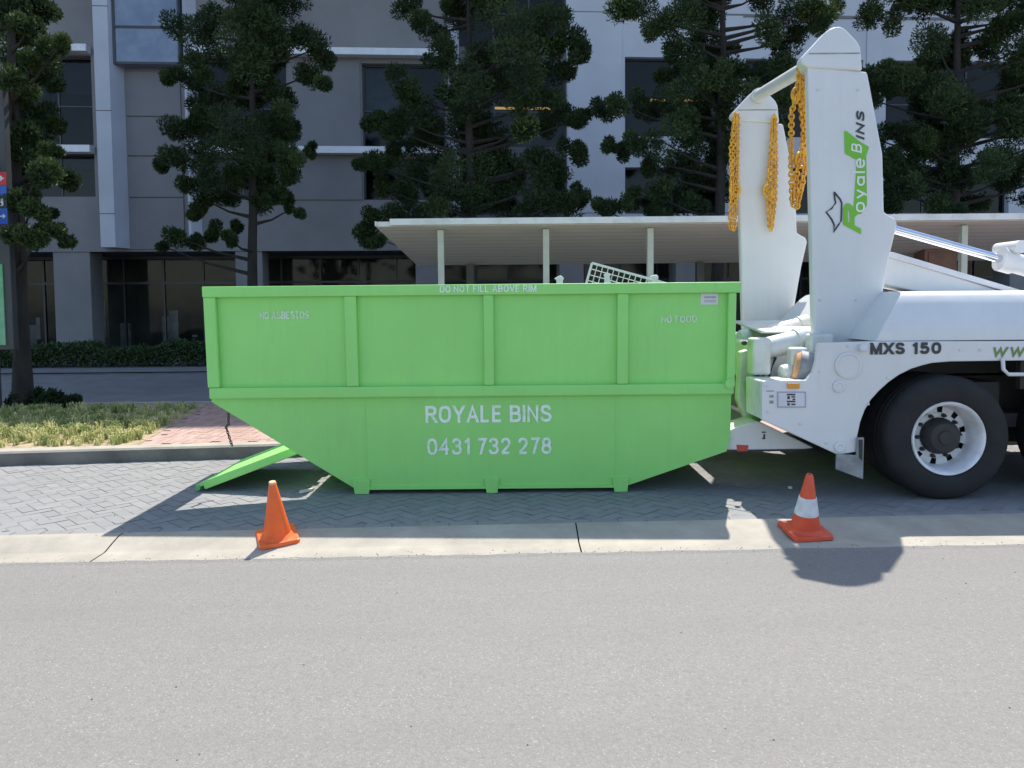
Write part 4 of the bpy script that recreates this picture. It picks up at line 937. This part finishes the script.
# mud flap
q = MB(); q.prism(Q([(835,453.5),(855,454.5),(855.5,437),(862.5,437),(861.5,478.5),(834.5,468.5)]), YT-.03, YT-.012); fl = q.build('mud_flap', 'flap', tr, bevel=.003)
q = MB(); q.prism(Q([(856.8,439),(861,439),(860.6,460),(857.2,457)]), YT-.032, YT-.0305); q.build('flap_slot', 'under', fl)
q = MB()
for k, (x,y,l) in enumerate(((842,460,12),(845,464,9),(846,468.5,11))): q.prism(Q([(x,y),(x+l,y+3),(x+l,y+4.6),(x,y+1.6)]), YT-.0325, YT-.0303)
q.build('flap_print', 'drum', fl)
# side rail loop
q = MB(); a = at(1001,362,YT); b_ = at(1001,369,YT); c = at(1006,374,YT); e = at(1130,374,YT)
q.tube([(a.x,YT-.02,a.z+.03),(b_.x,YT-.03,b_.z),(c.x,YT-.03,c.z),(e.x,YT-.03,e.z),(e.x+.04,YT-.03,e.z+.04),(e.x+.04,YT-.02,a.z+.03)], .016, 10); q.build('side_guard', 'white', tr, smooth=True)
# lettering on the truck
def truck_text(body, px0, px1, pyb, pyt, m, bold, shear=0):
    X0, X1 = at(px0,pyb,YT).x, at(px1,pyb,YT).x; z0, z1 = at((px0+px1)/2,pyb,YT).z, at((px0+px1)/2,pyt,YT).z
    place_text(fit_text(body, X0, X1, z1-z0, bold, shear), lambda x, y, z: (x, YT-.0035-z, z0+y), 'lettering', m, tr)
truck_text('MXS', 870, 904.5, 354.4, 342.6, 'logodark', .25); truck_text('150', 911, 941, 354, 342.2, 'logodark', .25)
truck_text('WWW.', 991, 1046, 356.6, 347, 'olive', .24, .15)
# logo running up the near arm
def up_text(body, pxbase, py0, py1, cap_px, m, bold, shear, dep):
    """lettering that climbs the arm: starts at py0 and ends at py1, baseline on pxbase"""
    A, B = at(pxbase,py0,AY), at(pxbase,py1,AY); H = cap_px/FPX*AY
    me = fit_text(body, 0, (B-A).length, H, bold, shear); off = (B.x-A.x)/((B-A).length)
    return place_text(me, lambda x, y, z: (A.x - y + off*x, AY-dep-z, A.z + x), 'logo_lettering', m, arm1)
lg = MB(); 
lg.prism(Q([(857,156),(866,152),(867,205),(861,214),(853,214)], AY), AY-.003, AY-.0005)      # green ground behind the small letters
lg.prism(Q([(844,131),(846.5,131),(859,141),(869,147),(866.5,155),(861,158),(855,159.5),(844.5,153.5)], AY), AY-.0031, AY-.0006)
lg.build('logo_shape', 'logo', arm1)
up_text('oyale', 864.6, 212.5, 158, 12.5, 'logowhite', .15, .0, .0045)
up_text('B', 861.5, 153.5, 145, 10.5, 'logowhite', .16, .25, .0045)
up_text('R', 861.0, 236.0, 207.0, 18, 'logo', .27, .30, .003)
up_text('INS', 864.2, 140.5, 112.0, 8.2, 'logodark', .24, .25, .0045)
q = MB()
cr = [(834,192),(840,199.5),(841.5,203),(841,221),(838.5,224.5),(833.5,232),(834,225),(831.5,219.5),(826,212),(831.5,208.5),(835.5,203),(834.5,198)]
cr3 = [Vector((x,AY-.004,z)) for x,z in Q(cr, AY)]; q.tube(cr3+[cr3[0]], .0075, 6)
q.build('logo_crown', 'logodark', arm1)
# lifting chains
def lift_chain(paths, label, hooks=()):
    q = MB()
    for p in paths: chain_run(q, p, .036, .044, .0088)
    for h in hooks: torus_link(q, h, (0,0,1), (1,0,0), .13, .10, .017, 14, 6)
    return props(q.build('lifting_chain', 'chain', smooth=True), label, 'chain', 'yellow lifting chains')
Yn = AY+.22
pt = lambda x, y, Y=Yn: at(x, y, Y)
lift_chain([[pt(800,62), pt(797,96), pt(791.5,112), pt(791,160), pt(792,204), pt(797,207), pt(802,186), pt(805,165), pt(803,120), pt(800,64)], [pt(800,62), pt(800,100), pt(804,130), pt(801,158), pt(797,170), pt(795,200)], [pt(803,66), pt(805,100), pt(806.5,156)]], 'orange yellow lifting chain hung double on the near arm beside its white face', hooks=[pt(801,160), pt(798,95), pt(803,97)])
Y2 = AY+1.85
pt2 = lambda x, y: at(x, y, Y2)
lift_chain([[pt2(735,113), pt2(733,160), pt2(730,228)], [pt2(738,114), pt2(737,170), pt2(734,230), pt2(731,226)], [pt2(735,116), pt2(731,150), pt2(732,200)]], 'orange yellow lifting chain down the left side of the far arm', hooks=[pt2(735,190)])
lift_chain([[pt2(774,115), pt2(770,160), pt2(767,195), pt2(770,230)], [pt2(775,115), pt2(776,165), pt2(775,200), pt2(771,231)], [pt2(773,118), pt2(772,180), pt2(770,225)]], 'orange yellow lifting chain down the right side of the far arm', hooks=[pt2(768,190)])

# ------------------------------------------------------------------ traffic cones
def strip_z(x, y):
    t = (y-road_edge(x))/(bay_edge(x)-road_edge(x))
    pr = ((0,-.063),(.42,-.060),(.46,-.056),(.60,-.036),(.82,-.008),(.88,-.003),(1,0))
    if t <= 0: return ROAD
    for (a, za), (b, zb) in zip(pr, pr[1:]):
        if t <= b: return za+(zb-za)*(t-a)/(b-a)
    return 0
def cone(px_, pyb, pyt, half_base_px, m, basem, rot, label, band):
    x0 = gr(px_, pyb-2, -.04); Y = x0.y+.05; hb_ = half_base_px/FPX*Y
    zf_, zb_ = strip_z(x0.x, Y-hb_), strip_z(x0.x, Y+hb_); z0 = (zf_+zb_)/2+.002; tilt = math.atan2(zb_-zf_, 2*hb_)
    H = at(px_, pyt, Y-.06).z - z0
    t = thing('traffic_cone', (x0.x, Y, z0), label, 'traffic cone', 'traffic cones on the concrete strip')
    q = MB(); c = .35*hb_
    o8 = [(-hb_+c*.3,-hb_),(hb_-c*.3,-hb_),(hb_,-hb_+c*.3),(hb_,hb_-c*.3),(hb_-c*.3,hb_),(-hb_+c*.3,hb_),(-hb_,hb_-c*.3),(-hb_,-hb_+c*.3)]
    q.poly3([(x0.x+a,Y+b_,z0) for a,b_ in o8],[(x0.x+a*.96,Y+b_*.96,z0+.028) for a,b_ in o8]); q.build('base', basem, t, bevel=.006)
    rb, rt = hb_*.70, hb_*.155
    f = lambda h: rb+(rt-rb)*(h-.03)/(H-.03)
    q = MB(); q.lathe([(rb+.022,.026),(rb+.012,.034),(f(.05),.05),(f(.05),.055),(f(H*.5),H*.5),(f(H-.012),H-.012),(f(H)-.004,H),(f(H)-.010,H),(f(H)-.012,H-.05)], (x0.x,Y,z0), 'z', 40); q.build('body', m, t, smooth=True)
    if band:
        h0, h1 = H*band[0], H*band[1]; q = MB(); q.lathe([(f(h0)+.0005,h0),(f(h0)+.003,h0),(f(h1)+.003,h1),(f(h1)+.0005,h1)], (x0.x,Y,z0), 'z', 40); q.build('reflective_band', 'reflect', t, smooth=True)
    else:
        q = MB(); q.lathe([(f(H-.014)+.002,H-.014),(f(H)+.0005,H+.0005),(f(H)-.006,H+.001)], (x0.x,Y,z0), 'z', 24); q.build('tip', 'cone_top', t, smooth=True)
    t.rotation_mode = 'ZXY'; t.rotation_euler = (tilt, 0, R_(rot)); return t
cone(275.5, 544, 479.5, 20, 'orange', 'orange', 24, 'plain bright orange traffic cone on a square base, left one', None)
cone(807.5, 537, 472.5, 21, 'redorange', 'redorange', 8, 'faded red traffic cone with a white reflective band', (.33,.62))
# two small raised pale flecks on the pavers
for (px_, py_, s, lab) in ((790,489,.03,'tiny pale fleck on the pavers just behind the banded cone'),(307,492,.06,'slim pale fleck under the left end of the green bin')):
    c = gr(px_, py_, 0); q = MB(); n = 7
    top = [(c.x+s*math.cos(2*math.pi*k/n)*random.uniform(.5,1), c.y+s*.8*math.sin(2*math.pi*k/n)*random.uniform(.5,1)) for k in range(n)]
    if px_ == 307: top = [(c.x-.05,c.y-.06),(c.x-.025,c.y-.07),(c.x+.05,c.y+.06),(c.x+.03,c.y+.07)]
    q.poly3([(x,y,.004) for x,y in top], [(x,y,.012+random.uniform(0,.018)) for x,y in top]); props(q.build('fleck', 'fleck'), lab, 'fleck')

V, Fc, T = [], [], []
for _ in range(900):
    x = random.uniform(-5, 5); u = random.random()
    if u < .45: y = road_edge(x) + abs(random.gauss(.03, .05)); z = strip_z(x, y)
    elif u < .6: y = random.uniform(2.2, 5.2); z = ROAD
    else: y = random.uniform(bay_edge(x), 7.9); z = 0
    r = random.uniform(.002, .007); k = len(V); a = random.uniform(0, 6.28)
    for j in range(3): V.append((x+r*math.cos(a+j*2.1), y+r*math.sin(a+j*2.1), z+.0005))
    V.append((x, y, z+r*.8)); Fc += [(k,k+1,k+3),(k+1,k+2,k+3),(k+2,k,k+3)]; T += [random.random()]*3
props(arrays('grit', V, Fc, 'grit', tone=T), 'loose grit and crumbs scattered along the gutter and paving', 'grit', kind='stuff')
